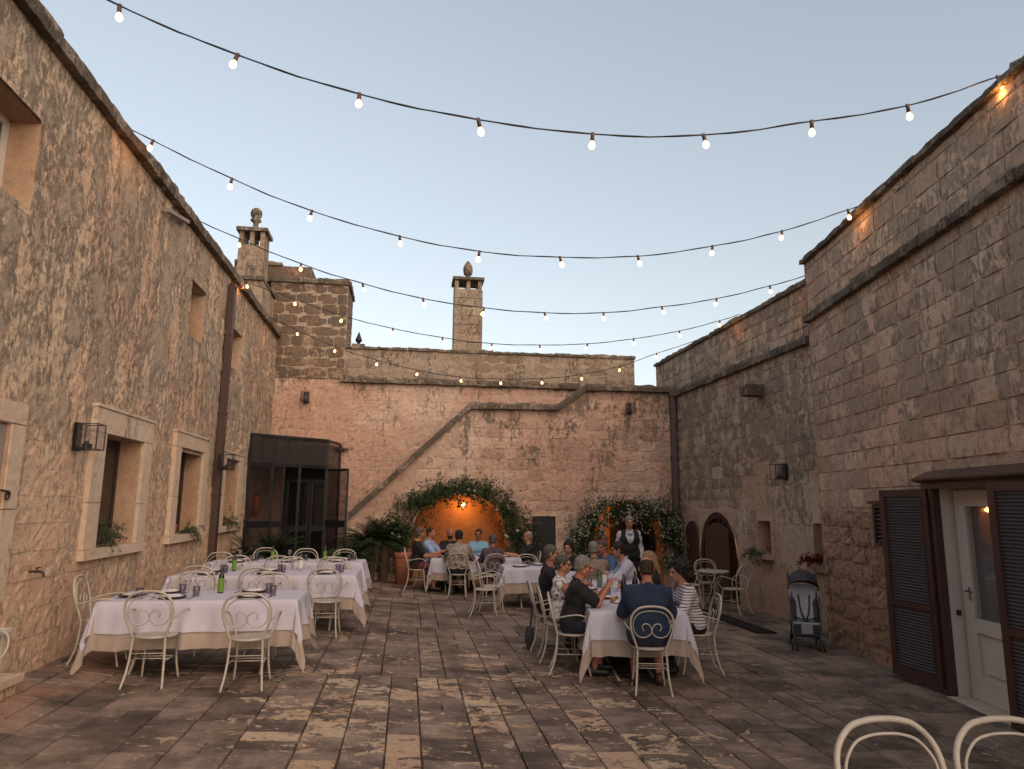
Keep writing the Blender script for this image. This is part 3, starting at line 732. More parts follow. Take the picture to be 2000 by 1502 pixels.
# solid parts behind so that the niches are closed
MS = variant_meshes(M_stair, raw=RAW2)
op2 = [(US(A1[0])-.05, US(A1[1])+.05, -.3, 2.1), (US(A2[0])-.05, US(A2[1])+.05, -.3, 2.0), (US(3.11)-.02, US(3.70)+.02, -.3, 1.5)]
masonry(S, ws, None, MS, M_stair, US(-1.38), US(XR-.02), .35, 4.70, .262, (.36, .66), openings=op2, raw=RAW2, proud=(-.012, -.002), gap=.008, seed=9, limit=300,
        keep=lambda u, z, a, b, c, d: d < min(stop(a), stop(b))-.03)
coping_run(S, ws, [(US(x), z) for x, z in SP], .17, .10, .42, M_coping, (.5, .8), seed=10)
pd = MB(); pd.box2(Vector((3.125, YS+.03, -.14))-ws.location, Vector((3.685, YS+.08, 1.49))-ws.location); bd = pd.build('door', M_black, ws)
q = MB(); q.box2(Vector((3.17, YS+.02, .1))-ws.location, Vector((3.64, YS+.029, 1.44))-ws.location); q.build('door_panel', M_black, bd)
pr = MB(); pr.box2(Vector((6.77, YS-.13, -.2))-ws.location, Vector((6.90, YS-.02, 4.62))-ws.location); rp = pr.build('downpipe', M_pipeg, ws)
for z in (1.6, 3.0, 4.3):
    q = MB(); q.box2(Vector((6.75, YS-.14, z))-ws.location, Vector((6.92, YS-.0, z+.04))-ws.location); q.build('pipe_bracket', M_pipeg, rp)
q = MB(); q.box2(Vector((6.74, YS-.17, 4.62))-ws.location, Vector((6.93, YS-.0, 4.78))-ws.location); q.build('pipe_hopper', M_pipeg, rp)
# ochre interior and glazed door seen through the flowering arch
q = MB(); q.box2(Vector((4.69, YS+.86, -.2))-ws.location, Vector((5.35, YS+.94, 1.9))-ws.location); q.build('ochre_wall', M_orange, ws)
q = MB(); o_ = Vector(ws.location)
for (a, b, c, d) in ((5.5, 5.6, -.2, 1.85), (6.4, 6.48, -.2, 1.85), (5.6, 6.4, 1.78, 1.85), (5.6, 6.4, .55, .68), (5.96, 6.02, -.2, 1.78)): q.box2(Vector((a, YS+.55, c))-o_, Vector((b, YS+.6, d))-o_)
gd = q.build('glazed_door', M_alu, ws)
q = MB(); q.box2(Vector((5.6, YS+.57, -.2))-o_, Vector((6.4, YS+.578, 1.78))-o_); q.build('pane', M_glass, gd)
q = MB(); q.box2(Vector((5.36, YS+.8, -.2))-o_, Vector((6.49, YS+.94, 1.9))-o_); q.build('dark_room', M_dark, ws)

# ------------------------------------------------------------------ right walls
F = Frame((XR, 10.2), (XR, 18.9), flip=True); UF = lambda y: y-10.2
wf = empty('courtyard_wall', (XR, 14, 0), label='grey streaked block wall at the far right with the arched brown door', cat='wall')
def archF(u):
    c, w_ = UF(15.28), 1.0
    return .62+1.03*math.sqrt(max(0, 1-((u-c)/w_)**2))
opF = [(UF(14.28), UF(16.28), -.4, 1.66, archF, .3), (UF(12.88), UF(13.38), .86, 1.50, None, .28), (UF(10.85), UF(11.42), .80, 1.50, None, .28)]
sheet(F, wf, 'wall_face', M_farm, 0, 8.7, -.4, 5.72, .08, .014, opF, off=.014, seed=2.2, thick=.6)
MF = variant_meshes(M_far, raw=RAW2)
masonry(F, wf, None, MF, M_far, 0, 8.68, -.3, 5.70, .25, (.38, .62), openings=[(o[0]-.04, o[1]+.04, o[2], o[3]+.04) for o in opF], raw=RAW2, proud=(-.008, .001), gap=.009, seed=17, limit=300,
        keep=lambda u, z, a, b, c, d: not (z < 2.6 and mnoise.noise(Vector((u*.9, z*1.2, 9.)))+.25*(2.6-z) > .12))
coping_run(F, wf, [(0, 5.70), (8.7, 5.70)], .10, .06, .5, M_coping, (.6, 1.), seed=18)
coping_run(F, wf, [(UF(11.12), 4.62), (UF(17.35), 4.62)], .17, .10, .05, M_coping, (.4, .8), seed=19, name='ledge_stone')
sp_ = MB(); sp_.box2(Vector((XR-.38, 12.82, 3.95))-wf.location, Vector((XR-.01, 13.1, 4.03))-wf.location); sp_.box2(Vector((XR-.38, 12.82, 4.03))-wf.location, Vector((XR-.01, 12.89, 4.17))-wf.location); sp_.box2(Vector((XR-.38, 13.03, 4.03))-wf.location, Vector((XR-.01, 13.1, 4.17))-wf.location)
sp_.build('stone_spout', M_coping, wf)
# arched door
ad = Vector(wf.location)
def archpts(y0, y1, zs, zt, z0, n=18):
    c, w_ = (y0+y1)/2, (y1-y0)/2
    return [(y0, z0)]+[(c+w_*math.cos(math.pi-math.pi*i/n), zs+(zt-zs)*math.sin(math.pi*i/n)) for i in range(n+1)]+[(y1, z0)]
fr_ = MB(); o1, o2 = archpts(14.3, 16.26, .62, 1.63, -.22), archpts(14.42, 16.14, .62, 1.52, -.22)
for i in range(len(o1)-1):
    for (xa, xb) in ((XR+.02, XR+.10),):
        vs = [Vector((x_, y_, z_))-ad for x_ in (xa, xb) for (y_, z_) in (o1[i], o1[i+1], o2[i+1], o2[i])]
        fr_.add(vs, [(0, 1, 2, 3), (7, 6, 5, 4), (0, 4, 5, 1), (2, 6, 7, 3), (3, 7, 4, 0), (1, 5, 6, 2)])
dr = fr_.build('arched_door', M_brown, wf)
q = MB(); q.add([Vector((XR+.09, y_, z_))-ad for (y_, z_) in o2], [tuple(range(len(o2)))]); q.build('door_panel', M_brownd, dr)
q = MB(); z = -.1
while z < 1.4:
    c = 15.28; 
    zr = (z-.62)/.9; half = .84 if zr < 0 else .84*math.sqrt(max(0, 1-zr*zr))
    if half > .1:
        q.bar(Vector((XR+.06, c-half, z))-ad, Vector((XR+.06, c-.03, z))-ad, .035, .012, (.6, 0, 1)); q.bar(Vector((XR+.06, c+.03, z))-ad, Vector((XR+.06, c+half, z))-ad, .035, .012, (.6, 0, 1))
    z += .045
q.build('louvre_slats', M_brownd, dr, kind='stuff')
q = MB(); q.box2(Vector((XR+.035, 15.24, -.22))-ad, Vector((XR+.085, 15.32, 1.5))-ad); q.build('meeting_stile', M_brown, dr)
def arched_leaf(hinge, ang, w_, name='shutter_leaf', rise=1):
    """leaf swings about hinge (x,y); ang measured from +y"""
    lf = MB(); d = Vector((math.sin(ang), math.cos(ang), 0)); nn = Vector((d.y, -d.x, 0)); hz = .95; tz = 1.42; H0 = Vector((hinge[0], hinge[1], 0))-ad
    def prof(t): return 1.18+.24*math.sin(math.pi*(.5 if False else (.12+.76*t))) if rise else 1.3
    N = 8
    for i in range(N):
        a, b = i/N, (i+1)/N; stile = i in (0, N-1)
        th = .022 if stile else .012
        vs = [H0+d*(w_*t)+nn*s_+Vector((0, 0, z_)) for s_ in (-th, th) for (t, z_) in ((a, -.18), (b, -.18), (b, prof(b)), (a, prof(a)))]
        lf.add(vs, [(0, 1, 2, 3), (7, 6, 5, 4), (0, 4, 5, 1), (1, 5, 6, 2), (2, 6, 7, 3), (3, 7, 4, 0)])
    for z_ in (-.16, .42, 1.08): lf.box(H0+d*(w_/2)+Vector((0, 0, z_+.05)), (.045, w_*.99, .10), rz=-ang)
    z_ = 0.
    o = lf.build(name, M_brown, dr)
arched_leaf((XR-.03, 16.30), R(4), .78)
arched_leaf((XR-.03, 14.62), R(-38), .56)
q = MB(); q.lathe(Vector((XR-.30, 14.98, .58))-ad, [(.022, 0), (.022, .02), (.01, .03)], 10, (-1, 0, 0)); q.build('door_knob', M_steel, dr)

NA = Vector((5.72, 6.2, 0)); ND = Vector((.179, .9838, 0)).normalized()
Np0 = NA-ND*9; Np1 = NA+ND*4.3
N_ = Frame((Np0.x, Np0.y), (Np1.x, Np1.y), flip=True)
wn_ = empty('courtyard_wall', tuple(NA), label='brown block wall at the near right with shuttered doorway and worn ashlar base', cat='wall')
DO = (7.98, 10.0, -.30, 2.03)
opN = [(DO[0], DO[1], DO[2], DO[3], None, .25)]
NL = N_.L
sheet(N_, wn_, 'wall_face', M_rightm, 2.0, NL, -.4, 5.82, .08, .015, opN, off=.014, seed=5.5, thick=.7, jmat=M_whitepaint)
MN = variant_meshes(M_right, raw=RAW2)
M_ash = wallmat('worn_ashlar', (.54,.38,.27), (.45,.30,.205), (.49,.29,.19), (.20,.14,.10), grime=.35, gz=(9,10), low=(-.3,2.2), pits=.9, blockvar=.5, streak=.2, bump=1.3)
masonry(N_, wn_, None, variant_meshes(M_ash), M_ash, 11.0, NL, -.32, 1.74, .255, (.34, .58), raw=RAW, proud=(.004, .03), gap=.022, seed=41, openings=[(10.97, 11.49, 1.26, 1.88)])
masonry(N_, wn_, None, MN, M_right, 9-1.6, NL, -.35, 5.80, .262, (.36, .60), openings=[(DO[0]-.04, DO[1]+.04, DO[2], DO[3]+.1), (11.0, NL, -.4, 1.70)], raw=RAW2, proud=(-.007, .002), gap=.009, seed=23, limit=300)
coping_run(N_, wn_, [(6.4, 5.80), (NL, 5.80)], .10, .07, .6, M_coping, (.6, 1.), seed=24)
coping_run(N_, wn_, [(6.4, 4.77), (NL-.02, 4.77)], .16, .10, .05, M_coping, (.4, .9), seed=25, name='ledge_stone')
E_ = Frame((Np1.x, Np1.y), (Np1.x+1.2, Np1.y-.2))
q = MB(); q.box2(Vector((Np1.x+.02, Np1.y-.6, -.4))-NA, Vector((7.6, Np1.y-.03, 5.8))-NA); q.build('wall_return', M_rightm, wn_)
def nbox(mb, u0, u1, z0, z1, w0, w1):
    k = len(mb.v); N_.box(mb, u0, u1, z0, z1, w0, w1); mb.v[k:] = [tuple(Vector(v)-NA) for v in mb.v[k:]]
# hood, sill, inner glazed door
q = MB(); vs = [N_.p(u, z, w_)-NA for u in (7.85, 10.17) for (z, w_) in ((2.06, -.02), (2.06, .13), (2.085, .18), (2.105, .18), (2.20, -.02))]
q.add(vs, [(0, 1, 2, 3, 4), (9, 8, 7, 6, 5)]+[(i, (i+1) % 5, 5+(i+1) % 5, 5+i) for i in range(5)]); hood = q.build('hood', M_brown, wn_)
q = MB(); nbox(q, 7.87, 10.15, 1.99, 2.058, -.02, .09); q.build('hood_board', M_brown, hood)
q = MB(); nbox(q, DO[1]-.003, DO[1]+.065, -.26, 1.988, -.03, .05); q.build('door_post', M_brown, wn_)
q = MB(); nbox(q, 8.0, 9.99, -.31, -.215, -.24, .09); q.build('threshold', M_trim, wn_)
q = MB(); w0 = -.19
for (a, b, c, d) in ((9.78, 9.96, -.21, 1.97), (8.0, 8.5, -.21, 1.97), (8.5, 9.78, 1.80, 1.97), (8.5, 9.78, -.21, .02), (8.5, 9.78, .48, .62), (9.10, 9.20, .02, 1.80)): nbox(q, a, b, c, d, w0-.04, w0+.03)
gdoor = q.build('glazed_door', M_whitepaint, wn_)
for (a, b) in ((9.20, 9.78), (8.5, 9.10)):
    q = MB(); nbox(q, a, b, .62, 1.80, w0-.01, w0); q.build('pane', M_clear, gdoor)
    q = MB(); nbox(q, a, b, .02, .48, w0-.02, w0-.005); nbox(q, a+.06, b-.06, .08, .42, w0-.005, w0+.015); q.build('door_panel', M_whitepaint, gdoor)
q = MB(); nbox(q, 9.81, 9.83, .80, .94, w0+.03, w0+.045); q.bar(N_.p(9.82, .9, w0+.08)-NA, N_.p(9.71, .9, w0+.08)-NA, .015, .015); nbox(q, 9.81, 9.83, .89, .91, w0+.045, w0+.085); q.build('door_handle', M_steel, gdoor)
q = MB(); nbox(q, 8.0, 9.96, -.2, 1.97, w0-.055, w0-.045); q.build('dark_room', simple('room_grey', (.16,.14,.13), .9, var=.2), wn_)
q = MB(); nbox(q, 9.985, 9.996, .62, .68, -.14, -.09); q.build('broken_plaster', M_rust, wn_)
def leaf(hu, hw, ang, length, zb, zt, name):
    """louvred shutter leaf from hinge (u, w); ang measured from wall plane, positive into the court"""
    h_ = N_.p(hu, 0, hw); d = (ND*math.cos(ang)-Vector((N_.n.x, N_.n.y, 0))*(-math.sin(ang))).normalized() if length > 0 else (-ND*math.cos(ang)+N_.n*math.sin(ang)).normalized()
    Lh = abs(length); nn = Vector((-d.y, d.x, 0))
    if nn.dot(N_.n) < 0: nn = -nn
    root = MB()
    def bx(mb, t0, t1, z0, z1, w0, w1):
        vs = [h_+d*t+nn*w_+Vector((0, 0, z))-NA for z in (z0, z1) for w_ in (w0, w1) for t in (t0, t1)]
        mb.add(vs, [(0,2,3,1),(4,5,7,6),(0,1,5,4),(2,6,7,3),(0,4,6,2),(1,3,7,5)])
    bx(root, 0, .07, zb, zt, -.02, .02); bx(root, Lh-.07, Lh, zb, zt, -.02, .02)
    zm = zb+(zt-zb)*.37
    for z0, z1 in ((zb, zb+.13), (zm, zm+.07), (zt-.08, zt)): bx(root, .071, Lh-.071, z0, z1, -.019, .019)
    for z0, z1 in ((zb+.13, zm), (zm+.07, zt-.08)):
        bx(root, .071, .085, z0+.001, z1-.001, -.026, .026); bx(root, Lh-.085, Lh-.071, z0+.001, z1-.001, -.026, .026)
    o = root.build(name, M_brown, wn_)
    sl_ = MB(); 
    for z0, z1 in ((zb+.13, zm), (zm+.07, zt-.08)):
        z = z0+.02
        while z < z1-.015:
            a = h_+d*.086+Vector((0, 0, z))-NA; b = h_+d*(Lh-.086)+Vector((0, 0, z))-NA
            sl_.bar(a, b, .034, .008, nn*.7+Vector((0, 0, .7))); z += .034
    sl_.build('louvre_slats', M_mesh, o, kind='stuff')
    bb = MB(); 
    for z0, z1 in ((zb+.13, zm), (zm+.07, zt-.08)): bx(bb, .086, Lh-.086, z0, z1, -.004, .0)
    bb.build('backing', M_mesh, o)
    hg = MB()
    for z in (zb+.2, zm+.03, zt-.2): bx(hg, -.02, .05, z, z+.05, .02, .028)
    hg.build('hinges', M_rust, o)
leaf(10.09, .06, R(14), .74, -.17, 1.99, 'shutter_leaf')
leaf(7.96, .10, R(9), .78, -.17, 2.02, 'shutter_leaf')
# small louvred vent
q = MB()
for (a, b, c, d) in ((11.02, 11.44, 1.28, 1.33), (11.02, 11.44, 1.77, 1.82), (11.02, 11.07, 1.33, 1.77), (11.39, 11.44, 1.33, 1.77)): nbox(q, a, b, c, d, -.02, .06)
nbox(q, 10.99, 11.47, 1.825, 1.86, -.02, .10)
vt = q.build('vent', M_brown, wn_)
for i in range(8):
    q = MB(); z = 1.35+i*.054; q.bar(N_.p(11.072, z+.01, .03)-NA, N_.p(11.388, z+.01, .03)-NA, .05, .01, N_.n*.7+Vector((0, 0, .7))); q.build('slat', M_brown, vt)
q = MB(); nbox(q, 11.07, 11.39, 1.33, 1.77, -.01, .0); q.build('vent_back', M_dark, vt)

# hollow behind niches
# ------------------------------------------------------------------ roofs behind (simple blocks so that the site reads from the side)
rb = empty('rear_building', (1.4, 22, 0), label='low flat stone building behind the back wall parapet', cat='building')
q = MB(); q.box2((-6, -2.9, -.5), (5, 3, 5.0)); q.build('walls', M_parapet, rb)
# ------------------------------------------------------------------ chairs
def chair_parts():
    out = {}
    by = lambda z: -.185-.24*(z-.45)
    mir = lambda P: [(-x, y, z) for x, y, z in P]
    hoop = [(-.150, -.185, .45), (-.172, by(.52), .52), (-.208, by(.62), .62), (-.224, by(.72), .72), (-.205, by(.81), .81), (-.145, by(.875), .875), (-.075, by(.897), .897), (0, by(.902), .902)]
    full = hoop+[(-x, y, z) for x, y, z in hoop[-2::-1]]
    m = MB(); m.tube(catmull(full, 5), .0125, 7); out['back_hoop'] = m.mesh('back_hoop', M_white, True)
    half = [(-.080,.645),(-.097,.668),(-.098,.695),(-.078,.717),(-.045,.716),(-.018,.695),(-.004,.66),(-.006,.625),(-.036,.590),(-.09,.573),(-.148,.590),(-.184,.64),(-.196,.70),(-.185,.765),(-.135,.825),(-.07,.848),(0,.853)]
    P = [(x, by(z)+.008, z) for x, z in half]; P = P+[(-x, y, z) for x, y, z in P[-2::-1]]
    m = MB(); m.tube(catmull(P, 4), .0062, 6); out['back_scroll'] = m.mesh('back_scroll', M_white, True)
    # seat: pierced disc
    m = MB(); NA_, rad = 48, [.0, .03, .07, .13, .17, .195]
    vs = []; 
    for zz in (.462, .450):
        for q in rad:
            for k in range(NA_): a = 2*math.pi*k/NA_; vs.append((q*math.cos(a), q*math.sin(a)*.98, zz-(.006 if q == .195 else 0)))
    NR = len(rad); fs = []
    for s_ in (0, 1):
        for i in range(NR-1):
            for k in range(NA_):
                hole = (i == 2 and k % 6 == 0) 
                if hole: continue
                a = s_*NR*NA_+i*NA_+k; b_ = s_*NR*NA_+i*NA_+(k+1) % NA_; f = (a, b_, b_+NA_, a+NA_); fs.append(f if s_ == 0 else f[::-1])
    for k in range(NA_): a = (NR-1)*NA_+k; b_ = (NR-1)*NA_+(k+1) % NA_; fs.append((a, a+NR*NA_, b_+NR*NA_, b_))
    m.add(vs, fs); m.tube([(.192*math.cos(2*math.pi*k/28), .188*math.sin(2*math.pi*k/28), .449) for k in range(28)], .0095, 6, closed=True)
    out['seat'] = m.mesh('seat', M_white)
    rl = [(-.150, -.185, .45), (-.155, -.19, .36), (-.160, -.20, .25), (-.172, -.232, .12), (-.190, -.285, 0)]
    fl_ = [(-.135, .135, .445), (-.150, .152, .34), (-.155, .160, .22), (-.165, .175, .1), (-.178, .20, 0)]
    for nm, P in (('rear', rl), ('front', fl_)):
        for s_, Q in (('l', P), ('r', mir(P))):
            m = MB(); m.tube(catmull(Q, 4), .0118, 7); out['leg_'+nm+s_] = m.mesh('leg', M_white, True)
    arm = [(-.213, by(.64)-.0, .635), (-.245, -.12, .665), (-.262, -.02, .685), (-.264, .075, .688), (-.250, .150, .655), (-.226, .178, .590), (-.200, .170, .520), (-.165, .125, .455)]
    for s_, Q in (('l', arm), ('r', mir(arm))):
        m = MB(); m.tube(catmull(Q, 4), .0088, 6); out['arm'+s_] = m.mesh('armrest', M_white, True)
    m = MB(); z = .235
    m.tube([(-.160, -.203, z), (-.155, .158, z)], .0055, 5); m.tube([(.160, -.203, z), (.155, .158, z)], .0055, 5)
    m.tube([(-.157, -.06, z), (.157, -.06, z)], .0055, 5); m.tube([(-.156, .06, z), (.156, .06, z)], .0055, 5)
    m.tube([(-.155, .156, .31), (.155, .156, .31)], .005, 5); m.tube([(-.158, -.198, .31), (.158, -.198, .31)], .005, 5)
    out['stretcher'] = m.mesh('stretcher', M_white, True)
    return out
CP = chair_parts()
def chair(x, y, face, label, group, z=None, arms=True):
    """face: degrees clockwise from +Y"""
    t = empty('garden_chair', (x, y, gz(x) if z is None else z), R(-face), label, 'chair', group)
    for k, me in CP.items():
        if k.startswith('arm') and not arms: continue
        nm = me.name.split('.')[0]
        o = bpy.data.objects.new(nm, me); COL.objects.link(o); o.parent = t
    return t
WC = 'white chair '
GL, GR, GA, GB = 'white chairs around the laid tables on the left', 'white chairs around the occupied tables', 'spare white chairs', 'bistro chairs'
chair(-2.43, 7.73, 2, WC+'at the front side of the nearest laid table, left one of the pair', GL)
chair(-1.50, 7.60, 0, WC+'at the front side of the nearest laid table, right one of the pair', GL)
chair(-3.11, 8.24, 84, WC+'squeezed between the left wall and the end of the nearest laid table', GL)
chair(-2.55, 9.08, 178, WC+'tucked behind the nearest laid table, to the left of its green bottle', GL)
chair(-1.64, 9.10, 181, WC+'tucked behind the nearest laid table, to the right of its green bottle', GL)
chair(-1.06, 10.30, 2, WC+'standing clear at the right front of the second laid table', GL)
chair(-1.96, 10.30, -1, WC+'at the middle of the front side of the second laid table', GL)
chair(-2.70, 10.32, 3, WC+'at the near side of the second laid table, closest to the wall', GL)
for i, (x, y, f, s_) in enumerate([(-2.66, 11.75, 180, 'left'), (-1.80, 11.75, 178, 'middle'), (-1.12, 11.75, 182, 'right')]): chair(x, y, f, WC+'on the far side of the second laid table, %s one of three' % s_, GL)
for i, (x, y, f, s_) in enumerate([(-2.95, 12.45, 1, 'left'), (-2.05, 12.45, -2, 'middle'), (-1.18, 12.45, 3, 'right')]): chair(x, y, f, WC+'on the near side of the rearmost laid table, %s one of three' % s_, GL)
for i, (x, y, f, s_) in enumerate([(-2.62, 13.85, 180, 'left'), (-1.86, 13.85, 176, 'middle'), (-1.17, 13.85, 183, 'right')]): chair(x, y, f, WC+'on the far side of the rearmost laid table, %s one of three' % s_, GL)
chair(2.65, 7.64, 12, WC+'seen from behind, under the man in the navy T-shirt', GR)
chair(1.99, 8.44, 102, WC+'seen side-on, under the grey-haired man in the black polo shirt', GR)
chair(1.99, 9.12, 96, WC+'under the woman in the floral top', GR)
chair(1.98, 9.80, 94, WC+'with a dark bag hanging from it, under the man in the black T-shirt', GR)
chair(3.50, 8.42, -80, WC+'under the woman in the striped shirt', GR)
chair(3.62, 9.95, -84, WC+'under the blonde woman with sunglasses in her hair', GR)
chair(3.66, 11.2, -80, WC+'under the dark-haired man in the white shirt', GR)
chair(3.15, 11.75, 8, WC+'under the man in the beige jacket', GR)
chair(3.72, 12.95, -110, WC+'under the man resting his face on his hand', GR)
chair(3.08, 13.35, 190, WC+'under the dark-haired woman in black at the rear table', GR)
chair(1.13, 15.40, 8, WC+'under the man in the patterned shirt, below the lit arch', GR)
chair(1.86, 15.30, -4, WC+'under the person in the plum shirt, below the lit arch', GR)
chair(.27, 15.98, 92, WC+'left of the lit arch table, under the man in the yellow-trimmed polo', GR)
chair(.50, 16.72, 100, WC+'hidden behind the yellow-trimmed polo, under the man in the light blue shirt', GR)
chair(1.04, 17.15, 176, WC+'in the mouth of the lit arch, under the bearded bald man', GR)
chair(1.72, 17.15, 184, WC+'in the lit arch, under the man in glasses and a sky blue shirt', GR)
chair(2.76, 16.2, -88, WC+'right of the lit arch table, under the balding man in black', GR)
chair(1.42, 12.74, 92, WC+'empty, front one of the two nested chairs in the middle of the court', GA)
chair(1.60, 13.22, 88, WC+'empty, rear one of the two nested chairs in the middle of the court', GA)
chair(2.55, 14.85, 184, WC+'empty, behind the small laid table in the middle', GA)
chair(6.28, 13.18, -28, WC+'nearest one at the round bistro table', GB)
chair(6.25, 14.25, 190, WC+'behind the round bistro table, in front of the brown arched door', GB)
chair(5.66, 13.78, 100, WC+'to the left of the round bistro table', GB)
chair(2.12, 2.72, 180, WC+'cut off by the bottom edge of the photo, left one of two', 'chairs at the bottom edge')
chair(2.66, 2.69, 185, WC+'cut off by the bottom edge of the photo, right one of two', 'chairs at the bottom edge')
chair(-3.2, 5.95, 92, WC+'cut off by the left edge of the photo, behind a small white table', 'chairs at the left edge', z=.10)

for o in COL.objects:
    if o.name.startswith('garden_chair') and o.get('group') == 'chairs at the bottom edge': o.scale = (1.12, 1.12, 1.12)
# ------------------------------------------------------------------ tables and cloths
def cloth_mesh(w, d, hang, tip, seed, amp=.018, res=.045, flare=.10, hx=None):
    """w x d table, square cloth hanging; corners form points"""
    r = random.Random(seed); ph = [r.uniform(0, 6.28) for _ in range(6)]; jag = lambda s_: mnoise.noise(Vector((s_*1.7, seed, 2)))
    nx, ny = int((w+2*hang)/res), int((d+2*hang)/res); vs = []; fs = []
    for j in range(ny+1):
        for i in range(nx+1):
            a = -w/2-hang+(w+2*hang)*i/nx; b = -d/2-hang+(d+2*hang)*j/ny
            ex = max(abs(a)-w/2, 0); ey = max(abs(b)-d/2, 0); sx, sy = (1 if a > 0 else -1), (1 if b > 0 else -1)
            if ex == 0 and ey == 0: vs.append((a, b, .0025*mnoise.noise(Vector((a*6, b*6, seed))))); continue
            rr_ = math.hypot(ex, ey); ang = math.atan2(ey, ex)
            if ex > 0 and ey > 0:
                s_ = (w+d)/2+ang*.35; dx, dy = math.cos(ang)*sx, math.sin(ang)*sy; drop = rr_*(1.0+.10*tip*math.sin(2*ang)); 
                f = 1+.8*math.sin(2*ang); bx, by_ = sx*w/2, sy*d/2
            elif ex > 0: dx, dy, drop, s_, f, bx, by_ = sx, 0, ex, b, 1, sx*w/2, b
            else: dx, dy, drop, s_, f, bx, by_ = 0, sy, ey, a, 1, a, sy*d/2
            q = drop/hang
            s2 = s_+.12*jag(s_*1.5); q2 = min(1.5, drop/.3); fold = amp*q2*(.6+1.4*abs(jag(s_+7)))*(math.sin(s2*9+ph[0])+.7*math.sin(s2*19+ph[1])+.5*math.sin(s2*33+ph[2])) + .03*q2*mnoise.noise(Vector((s_*2.2, drop, seed)))
            o = flare*drop*(f*f)*.40+.012*min(1, drop*20)+fold
            vs.append((bx+dx*o, by_+dy*o, -drop+.006*math.sin(s_*7+ph[3])*q))
    for j in range(ny):
        for i in range(nx): k = j*(nx+1)+i; fs.append((k, k+1, k+nx+2, k+nx+1))
    m = MB(); m.add(vs, fs); return m
def curved_legs(m, w, d, h):
    for sx in (-1, 1):
        X = sx*(w/2-.32)
        for sy in (-1, 1):
            m.append([(X, sy*.05, h), (X, sy*.06, h*.62), (X, sy*.12, h*.36), (X+0, sy*.26, h*.14), (X, sy*(d/2-.06), 0)])
def table(x, y, w, d, rz, h, label, group, clothlab, underlab, hang=.30, uhang=.455, seed=1, tip=1., cg='white table cloths', ug='beige undercloths', over_rot=0.):
    z0 = gz(x)
    t = empty('dining_table', (x, y, z0), rz, label, 'table', group)
    m = MB(); m.box((0, 0, h-.03), (w-.02, d-.02, .03)); m.build('tabletop', M_white, t)
    L_ = []; curved_legs(L_, w, d, h-.05)
    for P in L_:
        m = MB(); m.tube(catmull(P, 4), .017, 7); m.build('leg', M_white, t, smooth=True)
    m = MB()
    for sx in (-1, 1): m.bar((sx*(w/2-.32), -.1, h*.30), (sx*(w/2-.32), .1, h*.30), .012, .02)
    m.bar((-(w/2-.32), 0, h*.5), (w/2-.32, 0, h*.5), .012, .02); m.build('stretcher', M_white, t)
    u = cloth_mesh(w+.004, d+.004, uhang, 1., seed, amp=.030, flare=.24, res=.036).build('undercloth', M_beige, None, smooth=True)
    u.location = (x, y, z0+h+.001); u.rotation_euler = (0, 0, rz); tag(u, underlab, 'tablecloth', ug)
    c = cloth_mesh(w+.030, d+.030, hang, tip, seed, amp=.030, flare=.24, res=.030).build('tablecloth', M_cloth, None, smooth=True)
    c.location = (x, y, z0+h+.007); c.rotation_euler = (0, 0, rz); tag(c, clothlab, 'tablecloth', cg)
    return z0+h+.010
zT1 = table(-2.10, 8.32, 1.93, .86, R(.5), .75, 'nearest laid table on the left with curved cream legs', 'laid tables on the left', 'white cloth on the nearest laid table, its corner pointing at the floor stones', 'beige undercloth of the nearest laid table, reaching almost to the floor', seed=11)
zT2 = table(-1.95, 10.92, 2.48, .88, R(0), .75, 'second laid table on the left, middle of the three rows', 'laid tables on the left', 'white cloth on the second laid table, middle row', 'beige undercloth of the second laid table', seed=12)
zT3 = table(-2.02, 13.02, 2.56, .82, R(-1), .75, 'rearmost laid table on the left, in front of the glass porch', 'laid tables on the left', 'white cloth on the rearmost laid table before the glass porch', 'beige undercloth of the rearmost laid table', seed=13)
zC = table(2.84, 9.65, 1.06, 3.42, R(-7), .76, 'long table of the biggest dining party at the right', 'tables with diners', 'white cloth on the long table of the biggest party, sagging at the front corners', 'beige undercloth of the long table, ending in a point by the man in navy', seed=14, hang=.30, uhang=.47)
zD = table(3.1, 12.55, 1.3, .8, R(-6), .75, 'table behind the long one, where the man in the beige jacket sits', 'tables with diners', 'white cloth on the table of the man in the beige jacket', 'beige undercloth of the table of the man in the beige jacket', seed=15, hang=.27, uhang=.5)
zA = table(1.55, 16.28, 1.95, .92, R(1), .75, 'table of the party sitting by the orange-lit arch', 'tables with diners', 'white cloth on the table by the orange-lit arch', 'beige undercloth of the table by the orange-lit arch', seed=16)
zB = table(2.42, 14.0, 1.0, .85, R(-3), .75, 'small laid table in the middle beside the nested empty chairs', 'tables with diners', 'white cloth with a hanging point, beside the nested empty chairs', 'beige undercloth with a sharp point, beside the nested empty chairs', seed=17, hang=.28, uhang=.46)

bt = empty('bistro_table', (6.15, 13.78, gz(6.15)), 0, 'small round cream metal bistro table near the brown arched door', 'table')
m = MB(); m.lathe((0, 0, .70), [(.30, 0), (.315, .012), (.315, .03), (.30, .036)], 28); m.build('tabletop', M_white, bt)
for k in range(3):
    a = 2*math.pi*k/3+.4; m = MB(); m.tube(catmull([(.20*math.cos(a), .20*math.sin(a), .70), (.07*math.cos(a), .07*math.sin(a), .5), (.06*math.cos(a), .06*math.sin(a), .3), (.24*math.cos(a), .24*math.sin(a), 0)], 5), .01, 6); m.build('leg', M_white, bt, smooth=True)
m = MB(); m.tube([(.075*math.cos(2*math.pi*k/16), .075*math.sin(2*math.pi*k/16), .42) for k in range(16)], .007, 5, closed=True); m.build('leg_ring', M_white, bt)
lt = empty('side_table', (-3.31, 6.12, .10), 0, 'corner of a small white table at the left edge of the photo', 'table')
